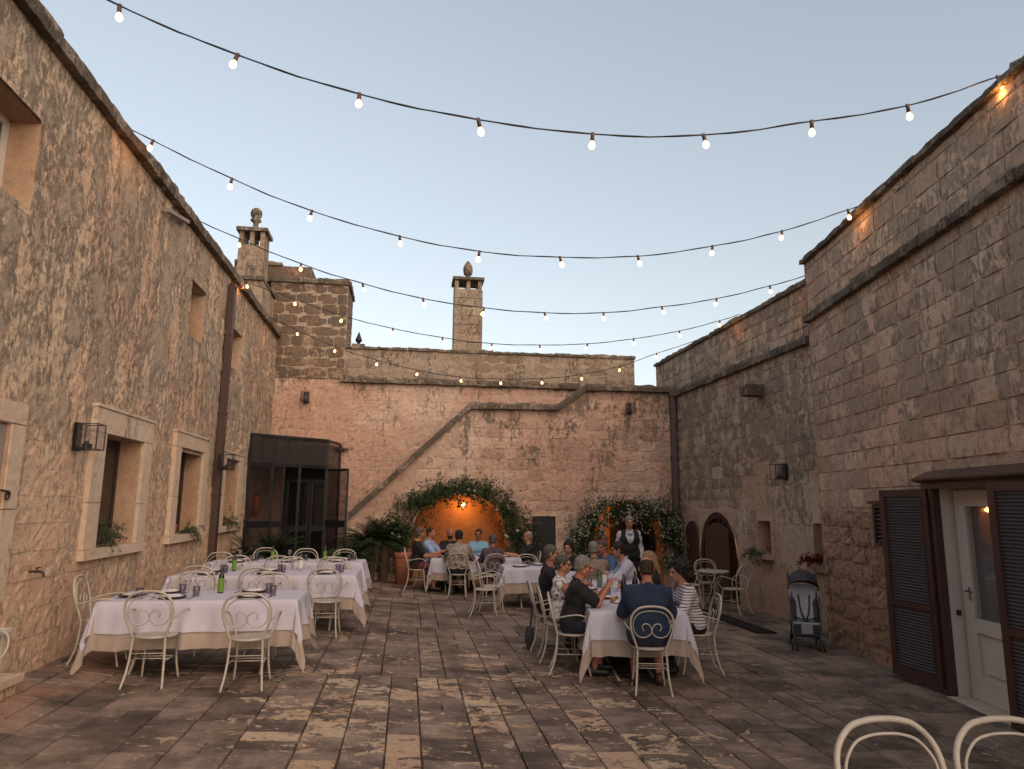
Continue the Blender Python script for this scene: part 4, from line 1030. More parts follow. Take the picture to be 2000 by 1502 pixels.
m = MB(); m.box((0, 0, .665), (.42, .50, .028)); m.build('tabletop', M_whitepaint, lt)
for sx in (-1, 1):
    for sy in (-1, 1): m = MB(); m.tube([(sx*.17, sy*.2, .65), (sx*.18, sy*.22, 0)], .013, 6); m.build('leg', M_white, lt)
sb = empty('stone_bench', (-3.36, 6.6, .16), 0, 'low worn stone step against the left wall at the photo edge', 'bench')
m = MB(); m.box((-.03, -.25, .10), (.22, 1.4, .06)); m.build('slab', M_trim, sb); m = MB(); m.box((-.04, -.25, .02), (.17, 1.3, .10)); m.build('base', M_left, sb)
mt = empty('drain_mat', (5.72, 12.0, 0), 0, 'long black grate strip lying on the paving in front of the bistro table', 'mat')
m = MB(); P = [(5.56, 13.35), (5.90, 13.35), (5.92, 10.95), (5.58, 10.95)]
zt = [gz(x)+.028 for x, y in P]; m.add([(x-5.72, y-12, z) for (x, y), z in zip(P, zt)]+[(x-5.72, y-12, z-.03) for (x, y), z in zip(P, zt)], [(0, 1, 2, 3), (0, 4, 5, 1), (1, 5, 6, 2), (2, 6, 7, 3), (3, 7, 4, 0)])
m.build('strip', M_mat, mt)
m = MB()
for i in range(48): y = -1.03+.05*i; m.box((0, y, gz(5.72)+.032), (.31, .018, .006), ry=-math.atan(SLOPE(5.72)))
m.build('ribs', M_mat, mt, kind='stuff')

# ------------------------------------------------------------------ tableware
def me_(fn, mats, nm, smooth=True): m = MB(); fn(m); return m.mesh(nm, mats, smooth)
def f_plate(m): m.lathe((0, 0, 0), [(.07, 0), (.105, .006), (.145, .014), (.143, .018), (.10, .010), (.0, .009)], 24)
def f_plate2(m): m.lathe((0, 0, .012), [(.05, 0), (.085, .004), (.108, .012), (.106, .015), (.075, .008), (.0, .007)], 22)
ME_PLATE = me_(f_plate, M_plate, 'plate'); ME_PLATE2 = me_(f_plate2, M_plate2, 'upper_plate')
def f_nap(m):
    for k in range(3):
        z = .022+.006*k; a = .16-.01*k; b_ = .085-.006*k
        m.box((0, .0+.004*k, z), (a, b_, .005), rz=.04*k)
ME_NAP = me_(f_nap, M_napkin, 'napkin', False)
def f_tumb(m):
    n = 20; prof = [(.031, 0), (.033, .004), (.036, .06), (.039, .105), (.0365, .105), (.034, .06), (.030, .008), (0, .008)]
    vs = []; fs = []
    for r_, z in prof:
        for k in range(n*2): a = math.pi*k/n; q = r_*(1+(.025 if k % 2 else -.015)*(1 if z < .09 else 0)); vs.append((q*math.cos(a), q*math.sin(a), z))
    N = n*2
    for i in range(len(prof)-1):
        for k in range(N): fs.append((i*N+k, i*N+(k+1) % N, (i+1)*N+(k+1) % N, (i+1)*N+k))
    m.add(vs, fs)
ME_TUMB = me_(f_tumb, M_smoke, 'tumbler')
ME_TRIM = me_(lambda m: m.tube([(.0385*math.cos(2*math.pi*k/20), .0385*math.sin(2*math.pi*k/20), .105) for k in range(20)], .0018, 4, closed=True), M_plate, 'rim')
def f_wine(m): m.lathe((0, 0, 0), [(.033, 0), (.033, .003), (.005, .008), (.004, .085), (.018, .10), (.034, .125), (.038, .155), (.033, .195), (.031, .195), (.036, .155), (.031, .128), (.012, .104), (.0, .102)], 18)
ME_WINE = me_(f_wine, M_clear, 'wine_glass')
ME_BB = me_(lambda m: m.lathe((0, 0, 0), [(.030, 0), (.031, .01), (.031, .165), (.028, .185), (.016, .205), (.0145, .255), (.0, .256)], 16), M_bottled, 'bottle_glass')
def f_lab(m):
    n = 16
    vs = [(.0318*math.cos(2*math.pi*k/n), .0318*math.sin(2*math.pi*k/n), z) for z in (.012, .16) for k in range(n)]; m.add(vs, [(k, (k+1) % n, n+(k+1) % n, n+k) for k in range(n)])
ME_LAB = me_(f_lab, M_lime, 'label')
def f_cut(m):
    m.box((.15, .0, .004), (.010, .19, .004)); m.box((.15, .07, .0045), (.017, .06, .003)); m.box((-.155, .0, .004), (.009, .17, .004)); m.box((-.155, .075, .0045), (.022, .05, .003))
def one(nm, me, mat_=None): pass
def item(name, parts, x, y, z, rz, label, cat, group, tilt=None):
    if len(parts) == 1 and parts[0][0] == name:
        o = bpy.data.objects.new(name, parts[0][1]); COL.objects.link(o); o.location = (x, y, z); o.rotation_euler = tilt or (0, 0, rz); return tag(o, label, cat, group)
    t = empty(name, (x, y, z), rz, label, cat, group)
    if tilt: t.rotation_euler = tilt
    for nm, me in parts:
        o = bpy.data.objects.new(nm, me); COL.objects.link(o); o.parent = t
    return t
def plate(x, y, z, label, nap=True, rz=0.): 
    item('plate', [('rim_plate', ME_PLATE), ('upper_plate', ME_PLATE2)], x, y, z, rz, label, 'plate', 'place settings')
    if nap: item('napkin', [('napkin', ME_NAP)], x, y, z+.002, rz+.3, 'folded white napkin on the '+label.replace('dark-rimmed ', ''), 'napkin', 'napkins')
ME_FORK = me_(lambda m: (m.box((0, -.02, .003), (.009, .15, .003)), m.box((0, .075, .0035), (.022, .05, .003))), M_steel, 'fork', False)
ME_KNIFE = me_(lambda m: (m.box((0, -.05, .003), (.012, .10, .005)), m.box((0, .05, .003), (.018, .11, .003))), M_steel, 'knife', False)
def setting(x, y, z, rz, label, glass='right', cut=True, nap=True, wine=False):
    c, s_ = math.cos(rz), math.sin(rz); T_ = lambda a, b: (x+c*a-s_*b, y+s_*a+c*b)
    plate(x, y, z, 'dark-rimmed plate '+label, nap, rz)
    if cut:
        a, b = T_(.19, -.02); item('knife', [('knife', ME_KNIFE)], a, b, z, rz-.1, 'knife by the plate '+label, 'knife', 'cutlery')
        a, b = T_(-.19, -.02); item('fork', [('fork', ME_FORK)], a, b, z, rz+.1, 'fork by the plate '+label, 'fork', 'cutlery')
    if glass:
        a, b = T_(.20 if glass == 'right' else -.18, .13); tumbler(a, b, z, 'behind the plate '+label)
    if wine:
        a, b = T_(.08, .24); wineglass(a, b, z, 'behind the plate '+label)
def tumbler(x, y, z, lab): item('tumbler', [('glass', ME_TUMB), ('rim', ME_TRIM)], x, y, z, 0, 'smoked ribbed tumbler '+lab, 'glass', 'smoked tumblers')
def wineglass(x, y, z, lab): item('wine_glass', [('wine_glass', ME_WINE)], x, y, z, 0, 'stemmed wine glass '+lab, 'wine glass', 'wine glasses')
def oil(x, y, z, lab): item('oil_bottle', [('glass', ME_BB), ('label', ME_LAB)], x, y, z, 0, 'dark oil bottle with a lime green label '+lab, 'bottle', 'oil bottles')
oil(-2.04, 8.52, zT1, 'on the nearest laid table'); oil(-2.52, 11.22, zT2, 'on the second laid table')
oil(-2.33, 13.22, zT3, 'on the rearmost laid table, left one'); oil(-1.42, 13.15, zT3, 'on the rearmost laid table, right one')
setting(-2.42, 8.10, zT1, 0, 'at the near left seat of the nearest laid table'); setting(-1.62, 8.08, zT1, 0, 'at the near right seat of the nearest laid table')
setting(-2.60, 8.56, zT1, math.pi, 'at the far left seat of the nearest laid table', 'left'); setting(-1.68, 8.55, zT1, math.pi, 'at the far right seat of the nearest laid table', 'left')
setting(-2.88, 8.30, zT1, -math.pi/2, 'at the wall end of the nearest laid table')
wineglass(-2.55, 8.32, zT1, 'near the wall end of the nearest laid table'); wineglass(-2.30, 8.36, zT1, 'left of the green bottle on the nearest laid table')
for (x, s_) in ((-2.75, 'left'), (-1.95, 'middle'), (-1.12, 'right')):
    setting(x, 10.70, zT2, 0, 'at the near %s seat of the second laid table' % s_, wine=(s_ != 'right')); setting(x-.05, 11.14, zT2, math.pi, 'at the far %s seat of the second laid table' % s_, 'left')
for (x, s_) in ((-2.85, 'left'), (-2.02, 'middle'), (-1.18, 'right')):
    setting(x, 12.82, zT3, 0, 'at the near %s seat of the rearmost laid table' % s_, cut=False); setting(x+.1, 13.22, zT3, math.pi, 'at the far %s seat of the rearmost laid table' % s_, 'left', cut=False, wine=True)
wineglass(-3.10, 11.25, zT2, 'nearest the brown wall pipe on the second laid table'); wineglass(-1.28, 11.05, zT2, 'near the right end of the second laid table')
ME_WB = me_(lambda m: m.lathe((0, 0, 0), [(.036, 0), (.037, .01), (.037, .17), (.030, .20), (.014, .24), (.014, .275), (.0, .276)], 16), M_clear, 'bottle_glass')
ME_WL = me_(lambda m: m.add([(.0378*math.cos(2*math.pi*k/16), .0378*math.sin(2*math.pi*k/16), z) for z in (.05, .15) for k in range(16)], [(k, (k+1) % 16, 16+(k+1) % 16, 16+k) for k in range(16)]), M_label, 'label')
ME_WK = me_(lambda m: m.lathe((0, 0, .255), [(.016, 0), (.016, .03), (0, .031)], 12), simple('teal_cap', (.10,.35,.36), .5, var=0), 'cap')
item('water_bottle', [('bottle_glass', ME_WB), ('label', ME_WL)], -1.55, 11.15, zT2, 0, 'clear water bottle with white label on the second laid table', 'bottle', None)
# wine and water on the occupied tables
def bott(mat_): return me_(lambda m: m.lathe((0, 0, 0), [(.037, 0), (.038, .01), (.038, .185), (.028, .215), (.015, .24), (.0145, .31), (.0, .311)], 16), mat_, 'bottle_glass')
B1, B2 = bott(M_wine), bott(M_winew)
item('wine_bottle', [('bottle_glass', B1), ('label', ME_WL)], 2.80, 9.02, zC, 0, 'brown wine bottle with low white label, left of the man in navy', 'bottle', 'bottles on the long table')
item('wine_bottle', [('bottle_glass', B1), ('label', ME_WL)], 3.06, 9.35, zC, 0, 'dark slim wine bottle with white label, directly behind the brown one', 'bottle', 'bottles on the long table')
item('wine_bottle', [('bottle_glass', B2), ('label', ME_WL)], 2.82, 10.25, zC, 0, 'tall pale-glass wine bottle at the middle of the long table', 'bottle', 'bottles on the long table')
item('water_bottle', [('bottle_glass', ME_WB), ('label', ME_WL), ('cap', ME_WK)], 2.90, 9.75, zC, 0, 'clear water bottle with teal cap on the long table', 'bottle', 'bottles on the long table')
item('water_bottle', [('bottle_glass', ME_WB), ('label', ME_WL)], 2.99, 10.6, zC, 0, 'clear water bottle behind the teal-capped one', 'bottle', 'bottles on the long table')
for (x, y, s_) in ((2.74, 8.72, 'beside the bread roll on the long table'), (2.66, 9.25, 'by the hands of the grey-haired man in black'), (2.95, 9.15, 'next to the dark wine bottle on the long table'), (2.72, 10.45, 'before the woman in the floral top'), (3.12, 10.2, 'before the blonde woman'), (3.05, 11.0, 'before the man in the white shirt')): tumbler(x, y, zC, s_)
for (x, y, s_) in ((2.90, 8.85, 'left of the man in navy on the long table'), (2.86, 9.5, 'between the bottles of the long table'), (3.15, 10.75, 'at the far end of the long table')): wineglass(x, y, zC, s_)
ME_ROLL = me_(lambda m: m.ball((0, 0, .03), .042, 12, 8, (1, .85, .72)), M_wood, 'bread_roll')
plate(2.60, 9.10, zC, 'dark-rimmed plate under the hands of the grey-haired man in black', False)
plate(2.58, 10.0, zC, 'dark-rimmed plate before the woman in the floral top', False); plate(2.62, 10.6, zC, 'dark-rimmed plate before the man in the black T-shirt', False); plate(3.2, 9.8, zC, 'dark-rimmed plate before the blonde woman', False)
item('side_plate', [('side_plate', ME_PLATE2)], 2.62, 8.68, zC-.012, 0, 'small white side plate with bread by the front edge of the long table', 'plate', None)
item('bread_roll', [('bread_roll', ME_ROLL)], 2.56, 8.70, zC+.008, .4, 'crusty bread roll on the small white plate at the front of the long table', 'bread', 'bread')
item('bread_roll', [('bread_roll', ME_ROLL)], 2.70, 10.3, zC, .4, 'bread roll farther along the long table', 'bread', 'bread').scale = (.7, .7, .7)
setting(2.20, 13.78, zB, 0, 'on the small table in the middle, left seat', cut=False, nap=False); setting(2.62, 14.15, zB, math.pi, 'on the small table in the middle, far seat', 'left', cut=False, nap=True)
plate(.85, 16.1, zA, 'dark-rimmed plate at the left of the table by the lit arch', False); plate(2.25, 16.15, zA, 'dark-rimmed plate at the right of the table by the lit arch', False); plate(1.2, 16.5, zA, 'dark-rimmed plate before the bearded bald man', False); plate(1.75, 16.5, zA, 'dark-rimmed plate before the man in the sky blue shirt', False)
for (x, y, s_) in ((1.05, 16.15, 'at the left of the table by the lit arch'), (1.5, 16.35, 'at the middle of the table by the lit arch'), (2.05, 16.45, 'at the right of the table by the lit arch')): tumbler(x, y, zA, s_)
nb = item('napkin', [('napkin', ME_NAP)], 1.48, 16.0, zA, .3, 'open white napkin between the two diners seen from behind at the arch table', 'napkin', 'napkins')

# ------------------------------------------------------------------ light strings
STR = {1: [(-2.48,5.58,5.73),(-1.52,5.57,5.38),(-.51,5.55,5.11),(.50,5.53,4.96),(1.51,5.52,4.91),(2.53,5.5,4.98),(3.58,5.48,5.2),(4.57,5.47,5.45),(5.56,5.45,5.84)],
2: [(-3.23,8.52,6.07),(-2.27,8.51,5.64),(-1.29,8.49,5.28),(-.2,8.47,5.01),(.81,8.46,4.87),(1.85,8.44,4.85),(2.89,8.42,4.92),(3.93,8.41,5.12),(4.93,8.39,5.39),(5.92,8.37,5.76)],
3: [(-2.83,11.34,5.92),(-1.84,11.32,5.55),(-.84,11.29,5.26),(.15,11.27,5.05),(1.17,11.24,4.93),(2.19,11.22,4.89),(3.21,11.19,4.93),(4.24,11.17,5.08),(5.24,11.14,5.27),(6.24,11.12,5.55)],
4: [(-3.38,14.29,6.12),(-2.41,14.24,5.79),(-1.42,14.2,5.47),(-.4,14.15,5.24),(.61,14.1,5.08),(1.64,14.05,4.98),(2.63,14.,4.98),(3.65,13.96,5.04),(4.64,13.91,5.18),(5.64,13.86,5.38),(6.55,13.82,5.64)],
5: [(-2.78,17.01,5.82),(-1.82,16.95,5.42),(-.84,16.88,5.12),(.17,16.81,4.89),(1.17,16.74,4.75),(2.16,16.67,4.72),(3.16,16.6,4.75),(4.15,16.53,4.87),(5.11,16.46,5.1),(6.06,16.39,5.45)]}
ENDS = {1: ((-3.45, 5.6, 6.28), (5.66, 5.44, 5.98)), 2: ((-3.6, 8.53, 6.34), (6.2, 8.36, 5.97)), 3: ((-3.6, 11.36, 6.33), (7.0, 11.1, 5.88)), 4: ((-3.6, 14.3, 6.32), (7.0, 13.8, 5.88)), 5: ((-3.6, 17.07, 6.29), (7.0, 16.33, 5.86))}
NM = {1: 'nearest', 2: 'second', 3: 'middle', 4: 'fourth', 5: 'farthest'}
mb_ = MB(); mb_.lathe((0, 0, -.065), [(.008, .065), (.017, .05), (.018, .0), (.014, -.003), (0, -.003)], 10); ME_SOCK = mb_.mesh('socket', M_socket, True)
mb_ = MB(); mb_.lathe((0, 0, -.13), [(.0, -.020), (.017, -.016), (.028, -.003), (.033, .014), (.030, .033), (.021, .047), (.015, .063)], 14); ME_BULB = mb_.mesh('bulb', M_bulb, True)
mb_ = MB(); mb_.box((0, 0, .0), (.030, .020, .026)); ME_CLIP = mb_.mesh('clip', M_socket)
r = random.Random(9)
for k, P in STR.items():
    t = empty('light_string', ENDS[k][0], 0, '%s of the five strings of glowing round bulbs hung across the court' % NM[k], 'string lights', 'festoon light strings')
    o_ = Vector(ENDS[k][0]); top = [Vector(p)+Vector((0, 0, .085)) for p in P]; pts = [Vector(ENDS[k][0])]+top+[Vector(ENDS[k][1])]
    c = catmull(pts, 8); c2 = []
    for i, p in enumerate(c): c2.append(p-o_+Vector((0, 0, .004*mnoise.noise(p*2.3)-(.004 if i % 8 == 4 else 0))))
    m = MB(); m.tube(c2, .0065 if k < 3 else .008, 6); m.tube([p+Vector((0, .008*math.sin(i*.8), .008*math.cos(i*.8))) for i, p in enumerate(c2)], .0042, 4); m.build('cable', M_cable, t, smooth=True)
    for p in top:
        rot = (r.uniform(-.25, .25), r.uniform(-.32, .32), 0)
        s_ = inst('socket', ME_SOCK, t, p-o_, rot=rot); inst('clip', ME_CLIP, t, p-o_)
        inst('bulb', ME_BULB, s_, (0, 0, -.008), sc_=(.88, .88, .90))

for k, i in ((1, 8), (2, 9), (3, 9), (4, 10), (4, 0), (5, 0), (2, 0)):
    p = STR[k][i]; pl = bpy.data.lights.new('festoon_light', 'POINT'); pl.energy = .9 if k < 4 else .7; pl.color = (1, .42, .12); pl.shadow_soft_size = .03
    po = bpy.data.objects.new('festoon_light', pl); COL.objects.link(po); po.location = (p[0], p[1], p[2]-.10)
# ------------------------------------------------------------------ wall lanterns
def lantern(x, y, z, rz, label, lit=False):
    """local +x points away from the wall; base at wall"""
    t = empty('wall_lantern', (x, y, z), rz, label, 'lantern', 'square wire lanterns on the walls')
    w_, d, h = .20, .20, .27
    m = MB(); m.box((.015, 0, 0), (.03, .13, .30)); m.build('back_plate', M_dmetal, t)
    m = MB(); x0, x1 = .05, .05+d
    for sx in (x0, x1):
        for sy in (-w_/2, w_/2): m.bar((sx, sy, -h/2), (sx, sy, h/2), .009, .009)
    for zz in (-h/2, h/2):
        m.bar((x0, -w_/2, zz), (x1, -w_/2, zz), .009, .009); m.bar((x0, w_/2, zz), (x1, w_/2, zz), .009, .009); m.bar((x0, -w_/2, zz), (x0, w_/2, zz), .009, .009); m.bar((x1, -w_/2, zz), (x1, w_/2, zz), .009, .009)
    m.build('cage', M_dmetal, t)
    m = MB()
    for sy in (-w_/2, w_/2): m.box(((x0+x1)/2, sy, 0), (d-.012, .003, h-.012))
    m.box((x1, 0, 0), (.003, w_-.012, h-.012)); m.build('pane', M_lensg, t)
    m = MB(); m.lathe((.12, 0, -h/2+.012), [(.045, 0), (.048, .05), (.02, .055), (.02, .075), (0, .076)], 12); m.bar((.03, 0, -h/2+.02), (.12, 0, -h/2+.02), .02, .015); m.build('lamp_holder', M_dmetal, t)
    m = MB(); m.lathe((.12, 0, -h/2+.088), [(.014, 0), (.026, .03), (.028, .055), (.016, .08), (0, .085)], 12); m.build('bulb', M_lamp if lit else M_clear, t, smooth=True)
    return t
lantern(XL+.0, 8.05, 2.46, 0, 'unlit square lantern on the left wall beside the nearest window')
lantern(XL+.13, 13.35, 2.50, 0, 'unlit square lantern on the left wall by the brown downpipe')
lantern(-2.70, YB-.02, 4.50, -math.pi/2, 'unlit square lantern high on the back wall above the glass porch')
lantern(5.66, YS-.02, 4.27, -math.pi/2, 'unlit square lantern high on the staircase wall')
lantern(XR-.01, 12.2, 2.42, math.pi, 'unlit square lantern on the right wall beyond the pushchair')
al = empty('arch_lamp', (1.42, YS+.45, 1.98), 0, 'glowing glass lamp hanging under the crown of the rose-covered arch', 'lamp')
m = MB(); m.tube([(0, 0, .04), (0, 0, -.10)], .006, 5); m.lathe((0, 0, -.14), [(.035, 0), (.03, .04), (.008, .05)], 10); m.build('hanger', M_dmetal, al)
m = MB(); m.lathe((0, 0, -.28), [(.035, 0), (.045, .03), (.045, .10), (.034, .13)], 12); m.build('glass_shade', M_lensg, al)
m = MB(); m.ball((0, 0, -.21), .028, 10, 8); m.build('bulb', M_lamp, al, smooth=True)
pl = bpy.data.lights.new('arch_light', 'POINT'); pl.energy = 5.5; pl.color = (1, .42, .11); pl.shadow_soft_size = .05
po = bpy.data.objects.new('arch_light', pl); COL.objects.link(po); po.location = (1.42, YS+.62, 1.74)
pl = bpy.data.lights.new('doorway_light', 'POINT'); pl.energy = 4.; pl.color = (1, .42, .12); pl.shadow_soft_size = .08
po = bpy.data.objects.new('doorway_light', pl); COL.objects.link(po); po.location = (5.05, YS+.55, 1.55)

# ------------------------------------------------------------------ glass porch
vp = empty('glass_porch', (-2.6, 17.4, gz(-2.6)), 0, 'dark metal and glass porch in the left corner, one door leaf standing open', 'porch')
vo = Vector(vp.location); PL = [(-3.50, 16.30), (-3.06, 16.72), (-2.52, 17.12), (-1.96, 17.62), (-1.76, 18.66)]
def rail(m, a, b, z, wx=.05, wz=.05, back=0.): q = MB(); q.bar(Vector((*a, z))-vo, Vector((*b, z))-vo, wx, wz); q.build('rail', M_alu, vp)
def mull(p, z0, z1, w_): q = MB(); q.bar(Vector((*p, z0))-vo, Vector((*p, z1))-vo, w_, w_, (1, 0, 0)); q.build('mullion', M_alu, vp)
for i, p in enumerate(PL):
    m = MB(); m.bar(Vector((*p, 0.02))-vo, Vector((*p, 3.3 if i < 4 else 3.25))-vo, .06, .06, (1, 0, 0)); m.build('post', M_alu, vp)
for i in range(4):
    a, b = PL[i], PL[i+1]; m = MB(); door = i in (1, 2)
    rail(m, a, b, 3.285, .05, .05); rail(m, a, b, 2.63, .05, .06)
    mx = ((a[0]+b[0])/2, (a[1]+b[1])/2)
    if i < 3: mull(mx, 2.63, 3.27, .04)
    if not door: rail(m, a, b, 1.30, .05, .15); rail(m, a, b, .12, .05, .16)
    if i == 1:
        c = (a[0]+(b[0]-a[0])*.42, a[1]+(b[1]-a[1])*.42); rail(m, a, c, 1.30, .05, .15); rail(m, a, c, .12, .05, .16); mull(c, .02, 2.62, .045)
    def pane(a, b, z0, z1, mt_=M_glassd):
        q = MB(); a, b = Vector((*a, 0)), Vector((*b, 0)); n_ = (b-a).cross(Vector((0, 0, 1))).normalized()*.003
        q.add([p+Vector((0, 0, z))+s_*n_-vo for s_ in (-1, 1) for p, z in ((a, z0), (b, z0), (b, z1), (a, z1))], [(0, 1, 2, 3), (7, 6, 5, 4)]); q.build('pane', mt_, vp)
    if i < 3: pane(a, mx, 2.67, 3.25); pane(mx, b, 2.67, 3.25)
    else: pane(a, b, 2.67, 3.22)
    if not door: pane(a, b, 1.38, 2.6, M_glass); pane(a, b, .2, 1.22, M_glass)
    if i == 1: pane(a, c, 1.38, 2.6, M_glass); pane(a, c, .2, 1.22, M_glass)
m = MB(); m.add([Vector((*p, 3.325))-vo for p in PL]+[Vector((-3.5, 18.66, 3.325))-vo]+[Vector((*p, 3.31))-vo for p in PL]+[Vector((-3.5, 18.66, 3.31))-vo], [(0, 1, 2, 3, 4, 5), (11, 10, 9, 8, 7, 6)]+[(i, 6+i, 6+(i+1) % 6, (i+1) % 6) for i in range(6)]); m.build('roof', M_alu, vp)
# open leaf
H_ = Vector((-1.95, 17.58, 0)); E2 = Vector((-1.40, 17.18, 0)); m = MB(); d_ = (E2-H_)
for q in (0.03, .97): m.bar(H_+d_*q+Vector((0, 0, .06))-vo, H_+d_*q+Vector((0, 0, 2.60))-vo, .05, .05, (1, 0, 0))
for z, h_ in ((2.57, .06), (1.30, .16), (.12, .14)): m.bar(H_+d_*.05+Vector((0, 0, z))-vo, H_+d_*.95+Vector((0, 0, z))-vo, .045, h_)
lf = m.build('door_leaf', M_alu, vp)
for z0, z1 in ((1.38, 2.54), (.19, 1.22)):
    q = MB(); n_ = d_.cross(Vector((0, 0, 1))).normalized()*.003; a, b = H_+d_*.06, H_+d_*.94
    q.add([p+Vector((0, 0, z))+s_*n_-vo for s_ in (-1, 1) for p, z in ((a, z0), (b, z0), (b, z1), (a, z1))], [(0, 1, 2, 3), (7, 6, 5, 4)]); q.build('pane', M_glass, lf)
# inner dark double door behind
m = MB(); Yd = 18.45
for x in (-3.0, -2.45, -2.4, -1.92): m.bar(Vector((x, Yd, 0.05))-vo, Vector((x, Yd, 2.35))-vo, .07, .05, (0, 1, 0))
for z, h_ in ((2.33, .08), (1.15, .14), (.12, .2)): m.bar(Vector((-3.0, Yd, z))-vo, Vector((-1.92, Yd, z))-vo, .045, h_)
ind = m.build('inner_door', M_alu, vp)
q = MB(); q.box2(Vector((-2.97, Yd+.02, .1))-vo, Vector((-1.95, Yd+.03, 2.3))-vo); q.build('pane', M_glass, ind)
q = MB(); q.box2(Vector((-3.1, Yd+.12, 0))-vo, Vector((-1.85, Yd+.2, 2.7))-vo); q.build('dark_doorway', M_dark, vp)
# fire extinguisher
fe = empty('fire_extinguisher', (-3.36, 16.60, 1.47), 0, 'red fire extinguisher with yellow lettering hanging behind the porch glass', 'fire extinguisher')
m = MB(); m.lathe((0, 0, 0), [(.06, 0), (.075, .02), (.078, .05), (.078, .40), (.06, .45), (.03, .475), (0, .476)], 18); m.build('cylinder', M_red, fe, smooth=True)
m = MB(); m.lathe((0, 0, .47), [(.022, 0), (.022, .04), (.03, .045), (.03, .07), (0, .071)], 10); m.bar((0, 0, .54), (.10, -.02, .56), .02, .012); m.bar((0, 0, .52), (.09, -.02, .50), .02, .01); m.build('valve', M_dmetal, fe)
m = MB(); m.tube(catmull([(0, .02, .52), (.09, .03, .45), (.10, .02, .2), (.09, 0, .06)], 5), .009, 6); m.build('hose', M_rubber, fe)
tc = bpy.data.curves.new('lettering', 'FONT'); tc.body = 'EMLEI'; tc.size = .085; tc.extrude = .001; tc.align_x = 'CENTER'; tc.align_y = 'CENTER'
to = bpy.data.objects.new('tmp', tc); COL.objects.link(to); dg = bpy.context.evaluated_depsgraph_get(); dg.update(); tm = bpy.data.meshes.new_from_object(to.evaluated_get(dg)); bpy.data.objects.remove(to)
tm.materials.clear(); tm.materials.append(M_yellow); tm.name = 'lettering'
# wrap on the cylinder: text runs upward, facing the camera side
angc = math.atan2(-16.62, 3.33)
for v in tm.vertices:
    s_, t_, e = v.co.x, v.co.y, v.co.z; a = angc+.35+t_*-1/.079*-1; rr_ = .0795+e; v.co = (rr_*math.cos(a), rr_*math.sin(a), .23+s_)
o = bpy.data.objects.new('lettering', tm); COL.objects.link(o); o.parent = fe
# small rusty tap on the left wall
tp = empty('wall_tap', (XL+.03, 7.42, 1.12), 0, 'rusty iron tap fixed low on the left wall', 'tap')
m = MB(); m.tube(catmull([(-.03, 0, 0), (.05, 0, .0), (.09, 0, -.01), (.10, 0, -.05)], 4), .012, 7); m.build('spout', M_rust, tp); m = MB(); m.bar((.04, -.04, .035), (.04, .05, .035), .012, .01); m.tube([(.04, 0, 0), (.04, 0, .035)], .006, 5); m.build('handle', M_rust, tp)
# ------------------------------------------------------------------ people (implicit surfaces polygonised with surface nets)
def surface_nets(Fv, org, res):
    s = Fv < 0; nx, ny, nz = Fv.shape; acc = np.zeros((nx-1, ny-1, nz-1, 3), np.float32); cnt = np.zeros((nx-1, ny-1, nz-1), np.float32)
    def sl(o): return tuple(slice(a, n-1+a) for a, n in zip(o, (nx, ny, nz)))
    for ax in range(3):
        oth = [i for i in range(3) if i != ax]
        for a in (0, 1):
            for b in (0, 1):
                o0 = [0, 0, 0]; o0[oth[0]] = a; o0[oth[1]] = b; o1 = list(o0); o1[ax] = 1
                f0, f1 = Fv[sl(o0)], Fv[sl(o1)]; c = s[sl(o0)] != s[sl(o1)]
                d = f0-f1; t = np.where(c, f0/np.where(np.abs(d) < 1e-9, 1e-9, d), 0)
                for k in range(3): acc[..., k] += np.where(c, (t if k == ax else o0[k]), 0)
                cnt += c
    m = cnt > 0; idx = -np.ones(m.shape, np.int64); idx[m] = np.arange(m.sum()); cells = np.argwhere(m)
    v = (cells+acc[m]/cnt[m][:, None])*res+np.array(org); quads = []
    for ax in range(3):
        b, c = [i for i in range(3) if i != ax]
        e0 = [slice(0, n) for n in (nx, ny, nz)]; e1 = list(e0); e0[ax] = slice(0, (nx, ny, nz)[ax]-1); e1[ax] = slice(1, None)
        ch = s[tuple(e0)] != s[tuple(e1)]; pos = np.argwhere(ch)
        pos = pos[(pos[:, b] > 0) & (pos[:, c] > 0) & (pos[:, b] < (nx, ny, nz)[b]-1) & (pos[:, c] < (nx, ny, nz)[c]-1)]
        if not len(pos): continue
        def cell(db, dc): q = pos.copy(); q[:, b] += db; q[:, c] += dc; return idx[q[:, 0], q[:, 1], q[:, 2]]
        q = np.stack([cell(-1, -1), cell(0, -1), cell(0, 0), cell(-1, 0)], 1); ins = s[pos[:, 0], pos[:, 1], pos[:, 2]]
        fl_ = ins if ax != 1 else ~ins
        q[~fl_] = q[~fl_][:, ::-1]; quads.append(q)
    return v, np.concatenate(quads) if quads else np.zeros((0, 4), int)
